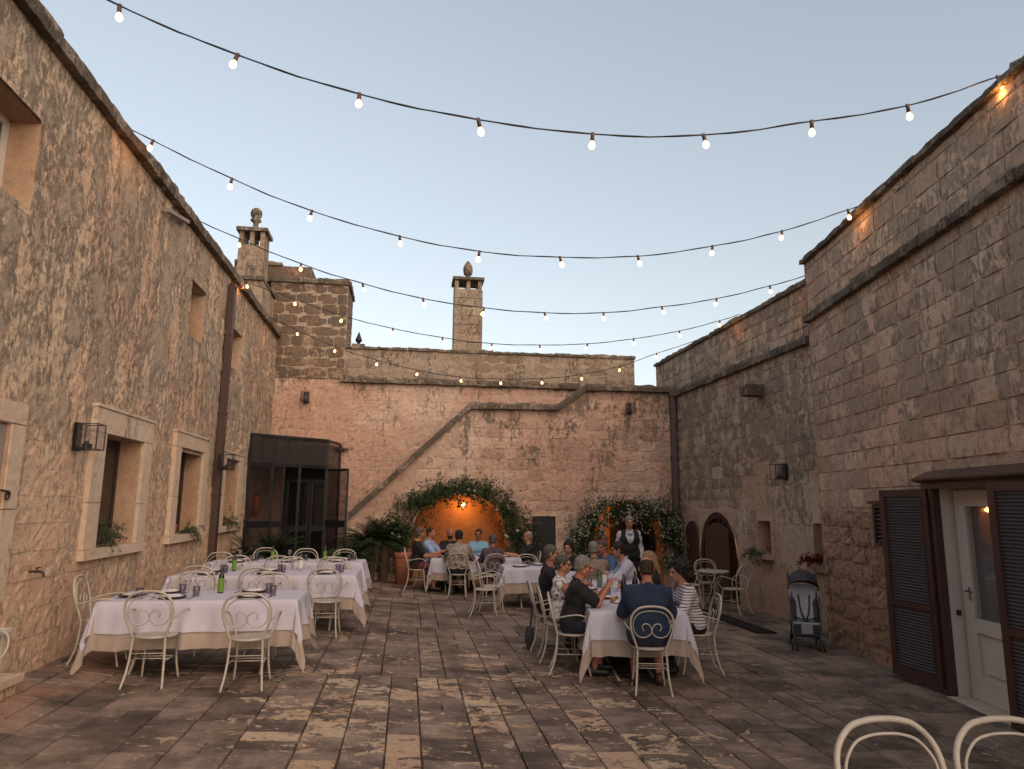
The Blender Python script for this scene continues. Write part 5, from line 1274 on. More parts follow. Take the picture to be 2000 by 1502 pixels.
class SDF:
    """list of prims: ('c', a, b, ra, rb) capsule, ('e', centre, radii, R3) ellipsoid; grow = inflation"""
    def __init__(s, res): s.res = res; s.pr = []; s.sub = []
    def cap(s, a, b, ra, rb=None): s.pr.append(('c', np.array(a, float), np.array(b, float), ra, rb if rb is not None else ra)); return s
    def ell(s, c, r_, Rm=None): s.pr.append(('e', np.array(c, float), np.array(r_, float), Rm)); return s
    def build(s, k=.03, grow=0., cuts=(), noise=None, subs=()):
        lo = np.full(3, 1e9); hi = -lo
        for p in s.pr:
            if p[0] == 'c': rr_ = max(p[3], p[4]); lo = np.minimum(lo, np.minimum(p[1], p[2])-rr_); hi = np.maximum(hi, np.maximum(p[1], p[2])+rr_)
            else: rr_ = p[2].max(); lo = np.minimum(lo, p[1]-rr_); hi = np.maximum(hi, p[1]+rr_)
        mg = grow+s.res*3+.02; lo -= mg; hi += mg; n = np.ceil((hi-lo)/s.res).astype(int)+1
        Fv = np.full(n, .2, np.float32); ax = [lo[i]+s.res*np.arange(n[i]) for i in range(3)]
        def region(pl, ph):
            a = np.clip(np.floor((pl-lo)/s.res).astype(int), 0, n-1); b = np.clip(np.ceil((ph-lo)/s.res).astype(int)+1, 1, n); return a, b
        def ev(p, a, b):
            X_ = ax[0][a[0]:b[0]][:, None, None]; Y_ = ax[1][a[1]:b[1]][None, :, None]; Z_ = ax[2][a[2]:b[2]][None, None, :]
            if p[0] == 'c':
                A_, B_ = p[1], p[2]; d = B_-A_; L2 = max((d*d).sum(), 1e-9)
                t = np.clip(((X_-A_[0])*d[0]+(Y_-A_[1])*d[1]+(Z_-A_[2])*d[2])/L2, 0, 1)
                return np.sqrt((X_-A_[0]-t*d[0])**2+(Y_-A_[1]-t*d[1])**2+(Z_-A_[2]-t*d[2])**2)-(p[3]+(p[4]-p[3])*t)-grow
            c, r_, Rm = p[1], p[2]+grow, p[3]; x, y, z = X_-c[0], Y_-c[1], Z_-c[2]
            if Rm is not None: x, y, z = (Rm[0][0]*x+Rm[1][0]*y+Rm[2][0]*z), (Rm[0][1]*x+Rm[1][1]*y+Rm[2][1]*z), (Rm[0][2]*x+Rm[1][2]*y+Rm[2][2]*z)
            q = np.sqrt((x/r_[0])**2+(y/r_[1])**2+(z/r_[2])**2); g_ = np.sqrt((x/r_[0]**2)**2+(y/r_[1]**2)**2+(z/r_[2]**2)**2)+1e-6
            return q*(q-1)/g_
        for p in s.pr:
            if p[0] == 'c': rr_ = max(p[3], p[4])+.09+grow; a, b = region(np.minimum(p[1], p[2])-rr_, np.maximum(p[1], p[2])+rr_)
            else: rr_ = p[2].max()+.09+grow; a, b = region(p[1]-rr_, p[1]+rr_)
            d = ev(p, a, b); sub = Fv[a[0]:b[0], a[1]:b[1], a[2]:b[2]]; h = np.clip(.5+.5*(sub-d)/k, 0, 1)
            Fv[a[0]:b[0], a[1]:b[1], a[2]:b[2]] = sub*(1-h)+d*h-k*h*(1-h)
        for p in subs:
            rr_ = (max(p[3], p[4]) if p[0] == 'c' else p[2].max())+.03; ctrs = (p[1], p[2]) if p[0] == 'c' else (p[1], p[1]); a, b = region(np.minimum(*ctrs)-rr_, np.maximum(*ctrs)+rr_)
            d = ev(p, a, b); Fv[a[0]:b[0], a[1]:b[1], a[2]:b[2]] = np.maximum(Fv[a[0]:b[0], a[1]:b[1], a[2]:b[2]], -d)
        G = np.meshgrid(*ax, indexing='ij', sparse=True)
        if noise: Fv = Fv+noise(*G).astype(np.float32)
        for (pt, nn) in cuts:
            pt = np.array(pt); nn = np.array(nn, float); nn /= np.linalg.norm(nn)
            Fv = np.maximum(Fv, ((G[0]-pt[0])*nn[0]+(G[1]-pt[1])*nn[1]+(G[2]-pt[2])*nn[2]).astype(np.float32))
        return surface_nets(Fv, lo, s.res)
def np_obj(name, pieces, mat_, parent):
    vs = np.concatenate([p[0] for p in pieces]); off = 0; fs = []
    for p in pieces: fs.append(p[1]+off); off += len(p[0])
    fs = np.concatenate(fs); me = bpy.data.meshes.new(name)
    me.vertices.add(len(vs)); me.vertices.foreach_set('co', vs.astype(np.float32).ravel()); me.loops.add(len(fs)*4); me.loops.foreach_set('vertex_index', fs.astype(np.int32).ravel())
    me.polygons.add(len(fs)); me.polygons.foreach_set('loop_start', np.arange(0, len(fs)*4, 4, dtype=np.int32)); me.polygons.foreach_set('loop_total', np.full(len(fs), 4, np.int32))
    me.polygons.foreach_set('use_smooth', np.ones(len(fs), bool)); me.update(calc_edges=True); me.validate(); me.materials.append(mat_)
    o = bpy.data.objects.new(name, me); COL.objects.link(o); o.parent = parent; return o
V3 = lambda *a: np.array(a, float)
def ik(S_, W_, l1, l2, pole):
    d = W_-S_; L = np.linalg.norm(d)
    if L > (l1+l2)*.985: W_ = S_+d/L*(l1+l2)*.985; d = W_-S_; L = np.linalg.norm(d)
    a = (l1*l1-l2*l2+L*L)/(2*L); h = math.sqrt(max(l1*l1-a*a, 0)); u = d/L; p = pole-u*pole.dot(u); p /= np.linalg.norm(p)
    return S_+u*a+p*h, W_
def rotm(yaw_, pit, rol=0.):
    m = Matrix.Rotation(R(-yaw_), 3, 'Z') @ Matrix.Rotation(R(-pit), 3, 'X') @ Matrix.Rotation(R(rol), 3, 'Y'); return np.array(m)
def crease(x, y, z): return .0045*np.sin(22*z+9*x+3*np.sin(11*y+4*z))+.003*np.sin(41*x+17*z+2*np.sin(23*y))+.003*np.sin(35*y-21*z)
SKIN = {}
def skin(c):
    if c not in SKIN:
        b = NB('skin'); g_ = b.n('TexCoord').outputs['Object']; n_ = b.noise(g_, 18, 4); col = b.mix(b.map(n_, .3, .7), tuple(q*.85 for q in c), tuple(min(1, q*1.12) for q in c))
        b.bsdf(col, .55, 0, b.bump(b.noise(g_, 90, 3), .15, .004), **{'Specular IOR Level': .35}); SKIN[c] = b.m
    return SKIN[c]
LIGHT, TAN, RUDDY = (.38,.19,.125), (.28,.13,.08), (.36,.15,.10)
def fab(name, col, **k): return simple(name, col, .9, var=.12, scale=9, bump=.15, **k)
def hairmat(name, a, b_):
    b = NB(name); g_ = b.n('TexCoord').outputs['Object']; f = b.noise(b.scale(g_, (60., 60., 14.)), 1., 5, .7); c = b.mix(b.map(f, .35, .65), a, b_); b.bsdf(c, .7, 0, b.bump(f, .35, .004), **{'Specular IOR Level': .3}); return b.m
HG, HGD, HB, HDB, HBL = hairmat('grey_hair', (.12,.11,.105), (.20,.185,.175)), hairmat('dark_grey_hair', (.035,.03,.028), (.10,.09,.085)), hairmat('black_hair', (.006,.005,.005), (.022,.016,.013)), hairmat('dark_brown_hair', (.018,.010,.008), (.045,.028,.02)), hairmat('blonde_hair', (.10,.06,.035), (.34,.23,.13))
def pat_camo():
    b = NB('patterned_shirt'); g_ = b.n('TexCoord').outputs['Object']; v = b.n('TexVoronoi'); v.inputs['Scale'].default_value = 17; b.l(g_, v.inputs[0])
    n_ = b.noise(g_, 22, 4); f = b.math('ADD', v.outputs['Distance'], b.math('MULTIPLY', n_, .5)); c = b.mix(b.map(f, .45, .6), (.05,.04,.038), (.26,.23,.20)); c = b.mix(b.map(b.noise(g_, 9, 3), .5, .58), c, (.10,.075,.065)); b.bsdf(c, .9); return b.m
def pat_flor():
    b = NB('floral_top'); g_ = b.n('TexCoord').outputs['Object']; n1 = b.noise(g_, 15, 3, .5, 1.); n2 = b.noise(b.scale(g_, (1., 1.3, .9)), 21, 2, .5, .5); c = b.mix(b.map(n1, .56, .60), (.62,.60,.60), (.04,.06,.13)); c = b.mix(b.map(n2, .63, .66), c, (.45,.05,.10)); b.bsdf(c, .9); return b.m
def pat_strip():
    b = NB('striped_shirt'); g_ = b.n('TexCoord').outputs['Object']; s_ = b.n('SeparateXYZ'); b.l(g_, s_.inputs[0])
    q = b.math('ADD', s_.outputs[2], b.math('MULTIPLY', b.noise(g_, 6, 2), .03)); f = b.math('SINE', b.math('MULTIPLY', q, 6.283/.034)); c = b.mix(b.map(f, .25, .6), (.52,.48,.50), (.07,.06,.10)); b.bsdf(c, .9); return b.m
PC, PF, PS = pat_camo(), pat_flor(), pat_strip()
C_blk, C_navy, C_lb, C_sb, C_plum, C_wht, C_beige, C_blue, C_yel = fab('black_cotton', (.008,.008,.010)), fab('navy_cotton', (.010,.022,.055)), fab('light_blue_shirt', (.22,.32,.52)), fab('sky_blue_shirt', (.16,.34,.50)), fab('plum_shirt', (.075,.045,.065)), fab('white_shirt', (.40,.40,.48)), fab('beige_jacket', (.22,.17,.13)), fab('blue_shirt', (.05,.10,.20)), fab('yellow_trim', (.60,.45,.12))
T_blk, T_red, T_beige, T_navy = fab('black_trousers', (.010,.010,.013)), fab('dark_red_shorts', (.09,.022,.022)), fab('khaki_shorts', (.20,.15,.10)), fab('navy_shorts', (.014,.018,.035))
SH_B, SH_R = simple('black_shoe', (.010,.009,.009), .5, var=.1), simple('brown_leather_shoe', (.055,.018,.012), .5, var=.1)
M_eye = simple('eye', (.02,.015,.012), .2, var=0); M_lip = simple('lips', (.22,.07,.055), .6, var=0)
def person(x, y, face, label, skinc=LIGHT, shirt=C_blk, trous=T_blk, hair='short', hm=None, lean=5, head=(0, 5), wr=None, wl_=None, sleeve=.72, scale=1., bulk=1., stand=False, short_tr=False, shoe=SH_B, glasses=False, res=.015, poleR=None, poleL=None, collar=None, cuff=None, side=0., zadd=0., beard=False, group='diners at the tables', vest=False, legs=(.30, .30), name='person', look=None):
    z0 = gz(x)+zadd; t = empty(name, (x, y, z0), R(-face), label, 'person', group); t.scale = (scale,)*3; sk = skin(skinc)
    hip = V3(0, -.03, .57) if not stand else V3(0, 0, .95)
    Lm = np.array(Matrix.Rotation(R(-lean), 3, 'X') @ Matrix.Rotation(R(side), 3, 'Y'))
    tp_ = lambda a, b, c: hip+Lm @ V3(a, b, c)
    b_ = bulk; sw = .175*min(1.08, .5+.5*b_)
    torso = [(tp_(-.085, 0, .0), tp_(.085, 0, .0), .120*b_, .120*b_), (tp_(-.055, .012*b_, .13), tp_(.055, .012*b_, .13), .118*b_, .118*b_), (tp_(-.085, 0, .30), tp_(.085, 0, .30), .113*b_, .113*b_), (tp_(-sw+.03, -.012, .405), tp_(sw-.03, -.012, .405), .072, .072), (tp_(0, -.015, .44), tp_(0, -.01, .47), .075, .06)]
    neck = (tp_(0, -.01, .45), tp_(0, .012, .56), .058, .054)
    hc = tp_(0, .02, .655); Hm = rotm(*head); hp = lambda a, b, c: hc+Hm @ V3(a, b, c)
    SR, SLf = tp_(sw, -.01, .40), tp_(-sw, -.01, .40)
    wr = V3(*(wr or ((.17, .42, .84) if not stand else (.26, .02, .86)))); wl_ = V3(*(wl_ or ((-.17, .42, .84) if not stand else (-.26, .02, .86))))
    ER, wr = ik(SR, wr, .29, .255, V3(*(poleR or (.5, -.35, -1)))); EL, wl_ = ik(SLf, wl_, .29, .255, V3(*(poleL or (-.5, -.35, -1))))
    arms = []
    for S_, E_, W_ in ((SR, ER, wr), (SLf, EL, wl_)): arms.append(((S_, E_, .052, .043), (E_, W_, .041, .027)))
    hx = .095
    if stand: lg = [((V3(s_*hx, 0, .92), V3(s_*.10, .01, .50), .085, .058), (V3(s_*.10, .01, .50), V3(s_*.105, -.01, .09), .055, .038)) for s_ in (1, -1)]; feet = [(V3(s_*.105, -.03, .05), V3(s_*.12, .15, .035), .042, .034) for s_ in (1, -1)]
    else:
        lg = []; feet = []
        for s_, fy in ((1, legs[0]), (-1, legs[1])):
            K = V3(s_*.13, .40, .50); A_ = V3(s_*.13, fy, .085); lg.append(((V3(s_*hx, .02, .545), K, .084, .060), (K, A_, .056, .037))); feet.append((A_+V3(0, -.03, -.035), A_+V3(0, .15, -.045), .042, .034))
    B_ = SDF(res)
    for p in torso: B_.cap(*p)
    B_.cap(*neck); B_.ell(hc+Hm @ V3(0, -.01, .02), (.066, .082, .085), Hm.T.tolist() if False else Hm)
    for a in arms:
        for p in a: B_.cap(*p)
    for l_ in lg:
        for p in l_: B_.cap(*p)
    for p in feet: B_.cap(*p)
    pieces = [B_.build(k=.035)]
    # head
    hr = .0085 if res < .018 else .011
    Hd = SDF(hr); E3 = lambda c, r_: Hd.ell(hp(*c), r_, Hm)
    E3((0, -.018, .038), (.0765, .096, .088)); E3((0, .022, -.04), (.060, .072, .078)); E3((0, .052, -.088), (.030, .030, .026)); E3((0, .0, -.055), (.066, .055, .05))
    Hd.cap(hp(0, .088, .022), hp(0, .112, -.020), .010, .0135); Hd.cap(hp(-.016, .095, -.024), hp(.016, .095, -.024), .009)
    Hd.cap(hp(-.036, .078, .034), hp(.036, .078, .034), .014); Hd.cap(hp(-.022, .084, -.060), hp(.022, .084, -.060), .010)
    for s_ in (-1, 1): E3((s_*.078, -.008, -.005), (.011, .020, .031)); E3((s_*.045, .062, -.018), (.02, .022, .022))
    Hd.cap(hp(0, -.02, -.05), neck[0], .05, .058)
    subs = [('e', hp(s_*.031, .100, .008), V3(.017, .016, .011), Hm) for s_ in (-1, 1)]+[('c', hp(-.02, .1, -.052), hp(.02, .1, -.052), .004, .004)]
    pieces.append(Hd.build(k=.016, subs=subs))
    # hands: palm, four fingers, thumb
    for (Sd, a) in ((1, arms[0]), (-1, arms[1])):
        E_, W_ = a[1][0], a[1][1]; f = W_-E_; f /= np.linalg.norm(f); upv = V3(0, 0, 1) if abs(f[2]) < .8 else V3(-Sd, 0, 0); sd_ = np.cross(f, upv); sd_ /= np.linalg.norm(sd_); dn = np.cross(f, sd_); dn /= np.linalg.norm(dn)
        if dn[2] > 0 and abs(f[2]) < .8: dn = -dn
        inn = -Sd*sd_ if (sd_[0] > 0) else Sd*sd_   # towards the thumb side (body midline)
        Hn = SDF(.0062 if res < .018 else .008); P0 = W_
        for q in (-.028, -.009, .010, .028): Hn.cap(P0+inn*q*.6, P0+f*.075+inn*q, .014, .011)
        Hn.cap(P0-f*.03, P0+f*.02, .026, .022)
        for q, ln in ((-.030, .055), (-.010, .068), (.010, .074), (.029, .066)):
            b0 = P0+f*.078+inn*q; b1 = b0+f*ln*.45+dn*.012; b2 = b1+f*ln*.30+dn*ln*.32; b3 = b2+f*ln*.05+dn*ln*.25
            Hn.cap(b0, b1, .0092, .0085); Hn.cap(b1, b2, .0085, .0078); Hn.cap(b2, b3, .0078, .007)
        t0 = P0+f*.025+inn*.028; t1 = t0+f*.035+inn*.028+dn*.012; t2 = t1+f*.032+dn*.010; Hn.cap(t0, t1, .0135, .0105); Hn.cap(t1, t2, .010, .0085)
        pieces.append(Hn.build(k=.006))
    np_obj('body', pieces, sk, t)
    # shirt
    Sh = SDF(res)
    for p in torso: Sh.cap(*p)
    def part(p, f): return (p[0], p[0]+(p[1]-p[0])*f, p[2]+.006, p[2]+(p[3]-p[2])*f+.010)
    for a in arms:
        if sleeve <= 0: continue
        Sh.cap(*part(a[0], min(1, sleeve)))
        if sleeve > 1: q = a[1]; Sh.cap(*part((q[0], q[1], q[2], q[3]+.006), sleeve-1))
    hem = tp_(0, 0, -.045 if not stand else -.06)
    s_ob = np_obj('shirt', [Sh.build(k=.035, grow=.014, cuts=[(hem, Lm @ V3(0, .0, -1)), (tp_(0, .0, .515), Lm @ V3(0, .42, 1))], noise=crease)], shirt, t)
    if vest:
        Vt = SDF(res)
        for p in torso[:3]: Vt.cap(*p)
        Vt.cap(tp_(-.115, -.005, .405), tp_(.115, -.005, .405), .075)
        np_obj('waistcoat', [Vt.build(k=.03, grow=.026, cuts=[(tp_(0, 0, -.07), Lm @ V3(0, 0, -1)), (tp_(0, .0, .50), Lm @ V3(0, .3, 1))], noise=crease, subs=[('e', tp_(0, .13, .44), V3(.062, .11, .17), None)])], C_blk, t)
        q = MB(); 
        for s_ in (-1, 1): q.bar(tp_(s_*.006, .105, .425), tp_(s_*.05, .10, .43), .03, .012)
        q.build('bow_tie', C_blk, t)
    # trousers
    Tr = SDF(res)
    Tr.cap(*torso[0]); 
    for l_ in lg:
        Tr.cap(*l_[0])
        if not short_tr: q = l_[1]; Tr.cap(q[0], q[0]+(q[1]-q[0])*.94, q[2]+.006, q[3]+.018)
        else: q = l_[1]; Tr.cap(q[0], q[0]+(q[1]-q[0])*.06, q[2]+.012, q[3]+.03)
    np_obj('trousers', [Tr.build(k=.04, grow=.012, cuts=[(tp_(0, 0, .06), Lm @ V3(0, 0, 1))], noise=crease)], trous, t)
    for p in feet:
        Fo = SDF(.011); Fo.cap(*p); Fo.cap(p[0]+V3(0, 0, .01), p[0]+V3(0, 0, .03), .042); np_obj('shoe', [Fo.build(k=.02, grow=.008, cuts=[(V3(0, 0, .0), V3(0, 0, -1))])], shoe, t)
    pass
    # hair
    hm = hm or HG
    if hair:
        Hh = SDF(.0095); cuts = []; g_ = .010; nz = None
        fx = Hm @ V3(0, 1, 0); ux = Hm @ V3(0, 0, 1)
        if hair in ('short', 'stubble', 'ring'):
            Hh.ell(hp(0, -.02, .040), (.0775, .096, .088), Hm); Hh.ell(hp(0, -.045, -.02), (.068, .062, .06), Hm); g_ = .004 if hair != 'short' else .009
            cuts = [(hp(0, .062, .045), Hm @ V3(0, 1, -.25)), (hp(0, .02, .0), Hm @ V3(0, 1., -.9)), (hp(0, -.06, -.062), Hm @ V3(0, 0, -1))]
            if hair == 'ring': cuts.append((hp(0, -.03, .075), Hm @ V3(0, .35, 1)))
            nz = (lambda x, y, z: .0018*np.sin(90*x+3*np.sin(40*z))*np.sin(80*y)+.0015*np.sin(120*z))
        elif hair == 'curly':
            Hh.ell(hp(0, -.045, .045), (.135, .135, .125), Hm); Hh.ell(hp(0, -.085, -.05), (.125, .10, .10), Hm); g_ = .01
            cuts = [(hp(0, .055, .02), Hm @ V3(0, 1, -.2)), (hp(0, .015, -.02), Hm @ V3(0, 1, -.8))]
            nz = (lambda x, y, z: .014*np.sin(75*x+2*np.sin(50*z))*np.sin(70*y)+.012*np.sin(95*z+30*x)*np.sin(60*y+1))
        elif hair == 'long':
            Hh.ell(hp(0, -.022, .040), (.082, .100, .092), Hm); Hh.cap(hp(0, -.075, 0), hp(0, -.095, -.20), .06, .045); Hh.cap(hp(.055, -.04, -.02), hp(.055, -.05, -.17), .035, .03); Hh.cap(hp(-.055, -.04, -.02), hp(-.055, -.05, -.17), .035, .03); g_ = .012
            cuts = [(hp(0, .065, .04), Hm @ V3(0, 1, -.3)), (hp(0, .02, 0), Hm @ V3(0, 1, -.6))]
            nz = (lambda x, y, z: .003*np.sin(150*x)+.003*np.sin(130*y))
        elif hair == 'bob':
            Hh.ell(hp(0, -.022, .038), (.088, .104, .094), Hm); Hh.ell(hp(0, -.05, -.04), (.085, .07, .075), Hm); g_ = .014
            cuts = [(hp(0, .068, .045), Hm @ V3(0, 1, -.3)), (hp(0, .025, 0), Hm @ V3(0, 1, -.6))]; nz = (lambda x, y, z: .003*np.sin(150*x)+.003*np.sin(130*y))
        np_obj('hair', [Hh.build(k=.02, grow=g_, cuts=cuts, noise=nz)], hm, t)
    if beard:
        Hb = SDF(.009); Hb.ell(hp(0, .026, -.062), (.062, .070, .052), Hm); np_obj('beard', [Hb.build(k=.02, grow=.006, cuts=[(hp(0, 0, -.045), Hm @ V3(0, -.35, 1)), (hp(0, -.01, 0), Hm @ V3(0, -1, 0))])], hm, t)
    q = MB()
    for s_ in (-1, 1): q.ball(hp(s_*.031, .082, .008), .0125, 8, 6)
    q.build('eyes', M_eye, t, smooth=True)
    q = MB(); q.tube([hp(-.022, .089, -.056), hp(0, .096, -.053), hp(.022, .089, -.056)], .0042, 5); q.build('mouth', M_lip, t)
    if glasses:
        q = MB()
        for s_ in (-1, 1):
            q.tube([hp(s_*.032+.024*math.cos(a), .105, .008+.018*math.sin(a)) for a in [i*.524 for i in range(12)]], .0022, 4, closed=True); q.tube([hp(s_*.055, .104, .012), hp(s_*.083, .0, .012)], .002, 4)
        q.tube([hp(-.009, .108, .012), hp(.009, .108, .012)], .002, 4); q.build('glasses', M_dmetal, t)
    if collar:
        q = MB(); q.tube([tp_(.070*math.cos(a), -.012+.072*math.sin(a), .487-.030*math.sin(a)) for a in [i*.45 for i in range(14)]], .012, 6, closed=True); q.build('collar', collar, t)
    if cuff:
        q = MB()
        for a in arms:
            c = a[0][0]+(a[0][1]-a[0][0])*sleeve; d = a[0][1]-a[0][0]; d /= np.linalg.norm(d); q.tube([c-d*.012, c+d*.012], .068, 14)
        q.build('cuffs', cuff, t)
    return t, hp, tp_
# --- party at the long table
person(2.65, 7.66, 12, 'broad man in navy T-shirt seen from behind, bald crown above short brown hair', RUDDY, C_navy, T_navy, 'ring', HDB, lean=7, head=(-2, 8), wr=(.20, .36, .83), wl_=(-.20, .36, .83), bulk=1.16, short_tr=True, shoe=SH_R, res=.013, legs=(.22, .22), sleeve=.86, poleR=(.45, -.5, -1), poleL=(-.45, -.5, -1), scale=1.03)
person(2.00, 8.46, 102, 'grey-haired man in black polo shirt holding his hands up over his plate', RUDDY, C_blk, T_navy, 'short', HG, lean=12, head=(4, 16), wr=(.07, .42, 1.0), wl_=(-.06, .42, 1.0), bulk=1.08, sleeve=.82, res=.013, collar=C_blk, poleR=(.3, -.1, -1), poleL=(-.3, -.1, -1), short_tr=True, legs=(.22, .30))
person(2.00, 9.14, 96, 'short-haired grey woman in a white sleeveless top printed with blue flowers', LIGHT, PF, T_beige, 'short', HGD, lean=4, head=(20, 6), sleeve=0., bulk=.96, scale=.96, glasses=True, res=.014)
person(1.99, 9.82, 94, 'dark cropped-haired man in black T-shirt, back turned, farthest along the left side', TAN, C_blk, T_blk, 'stubble', HGD, lean=3, head=(10, 4), bulk=1.05, res=.014, sleeve=.8, scale=1.03)
person(3.46, 8.42, -82, 'woman with a big black curly mane and a white striped shirt', LIGHT, PS, T_blk, 'curly', HB, lean=14, head=(-8, 12), wr=(.18, .42, .83), wl_=(-.20, .40, .84), sleeve=1.35, bulk=1.0, scale=.97, res=.013)
person(3.50, 9.9, -84, 'blonde woman with sunglasses pushed up in her hair, half hidden by the man in navy', LIGHT, C_blk, T_blk, 'long', HBL, lean=6, head=(-6, 10), sleeve=.3, bulk=.9, scale=.97, res=.015)
person(3.62, 11.2, -82, 'dark-haired man in a white shirt with rolled sleeves leaning over the table', TAN, C_wht, T_blk, 'short', HB, lean=20, head=(0, 10), wr=(.15, .46, .86), wl_=(-.15, .48, .88), sleeve=1.5, bulk=1.0, res=.015, collar=C_wht, scale=1.06)
# --- table behind
person(3.15, 11.78, 6, 'grey-haired man in a beige jacket, seen from behind', LIGHT, C_beige, T_blk, 'short', HG, lean=6, head=(0, 4), sleeve=1.9, bulk=1.10, res=.016, collar=C_beige, scale=1.0)
person(3.72, 12.95, -125, 'man in a dark blue shirt resting his face on his hand', RUDDY, C_blue, T_blk, 'short', HGD, lean=14, head=(-5, 12), wr=(.05, .28, 1.07), wl_=(-.14, .42, .83), sleeve=.8, res=.016, poleR=(.3, .4, -1))
person(3.05, 13.3, 186, 'dark-haired woman in black at the far side of the rear table', LIGHT, C_blk, T_blk, 'bob', HB, lean=8, head=(30, 14), sleeve=.8, bulk=.9, scale=.96, res=.016)
# --- party at the lit arch
person(.27, 15.98, 90, 'man in black polo with yellow collar and cuffs sitting left of the arch table', TAN, C_blk, T_red, 'short', HGD, lean=5, head=(-10, 2), wr=(.10, .40, .74), wl_=(-.10, .40, .76), short_tr=True, collar=C_yel, cuff=C_yel, sleeve=.62, res=.017, bulk=1.05, legs=(.35, .2))
person(.55, 16.66, 110, 'smiling man in a light blue shirt beside the one in the yellow-trimmed polo', RUDDY, C_lb, T_navy, 'short', HDB, lean=3, head=(20, 0), sleeve=.8, res=.018, collar=C_lb)
person(1.04, 17.12, 178, 'bald bearded man in a black T-shirt sitting in the lit arch', TAN, C_blk, T_blk, None, HB, lean=5, head=(0, 4), res=.018, beard=True, collar=None)
person(1.72, 17.12, 182, 'man in glasses and an open sky blue shirt sitting in the lit arch', TAN, C_sb, T_blk, 'short', HDB, lean=4, head=(14, 4), res=.018, glasses=True, collar=C_sb)
person(1.13, 15.42, 8, 'large dark-haired man in a brown patterned shirt, seen from behind', TAN, PC, T_blk, 'short', HB, lean=9, head=(5, 6), bulk=1.24, sleeve=1.2, res=.017, scale=1.02, poleR=(.6, -.4, -.8), poleL=(-.6, -.4, -.8))
person(1.86, 15.33, -4, 'dark-grey-haired person in a plum shirt, seen from behind at the arch table', TAN, C_plum, T_blk, 'short', HGD, lean=8, head=(-10, 4), sleeve=1., res=.017, bulk=1.05, scale=.96)
person(2.74, 16.2, -88, 'balding man in glasses and black shirt at the right end of the arch table', LIGHT, C_blk, T_beige, 'ring', HG, lean=-2, head=(5, 4), glasses=True, res=.017, bulk=1.08, sleeve=.9)
# --- waiter
wt, whp, wtp = person(4.60, 14.4, 186, 'waiter in white shirt, black waistcoat and bow tie standing before the flowering arch', LIGHT, C_wht, T_blk, 'short', HG, lean=6, head=(0, 16), stand=True, sleeve=1.85, res=.014, vest=True, wr=(.25, .06, .84), wl_=(-.25, .04, .84), poleR=(.3, -1, 0), poleL=(-.3, -1, 0), group=None, scale=1.02)
wt['category'] = 'waiter'
# sunglasses, bag, cloth bundle
bg_ = empty('bag', (1.74, 9.72, gz(1.74)), R(-94), 'dark rolled bag with long straps hanging behind the man in the black T-shirt', 'bag')
m = MB(); m.tube(catmull([(0, -.03, .03), (.0, -.05, .12), (.01, -.05, .24), (0, -.04, .30)], 4), [.05]*4+[.062]*4+[.055]*5, 12); m.build('pouch', M_padd, bg_, smooth=True)
m = MB(); m.tube(catmull([(-.03, -.04, .28), (-.05, -.02, .42), (-.04, -.01, .56), (0, -.02, .62)], 5), .010, 5); m.tube(catmull([(.03, -.04, .28), (.07, -.03, .42), (.06, -.01, .56), (0, -.02, .62)], 5), .010, 5); m.build('straps', M_padd, bg_, smooth=True)
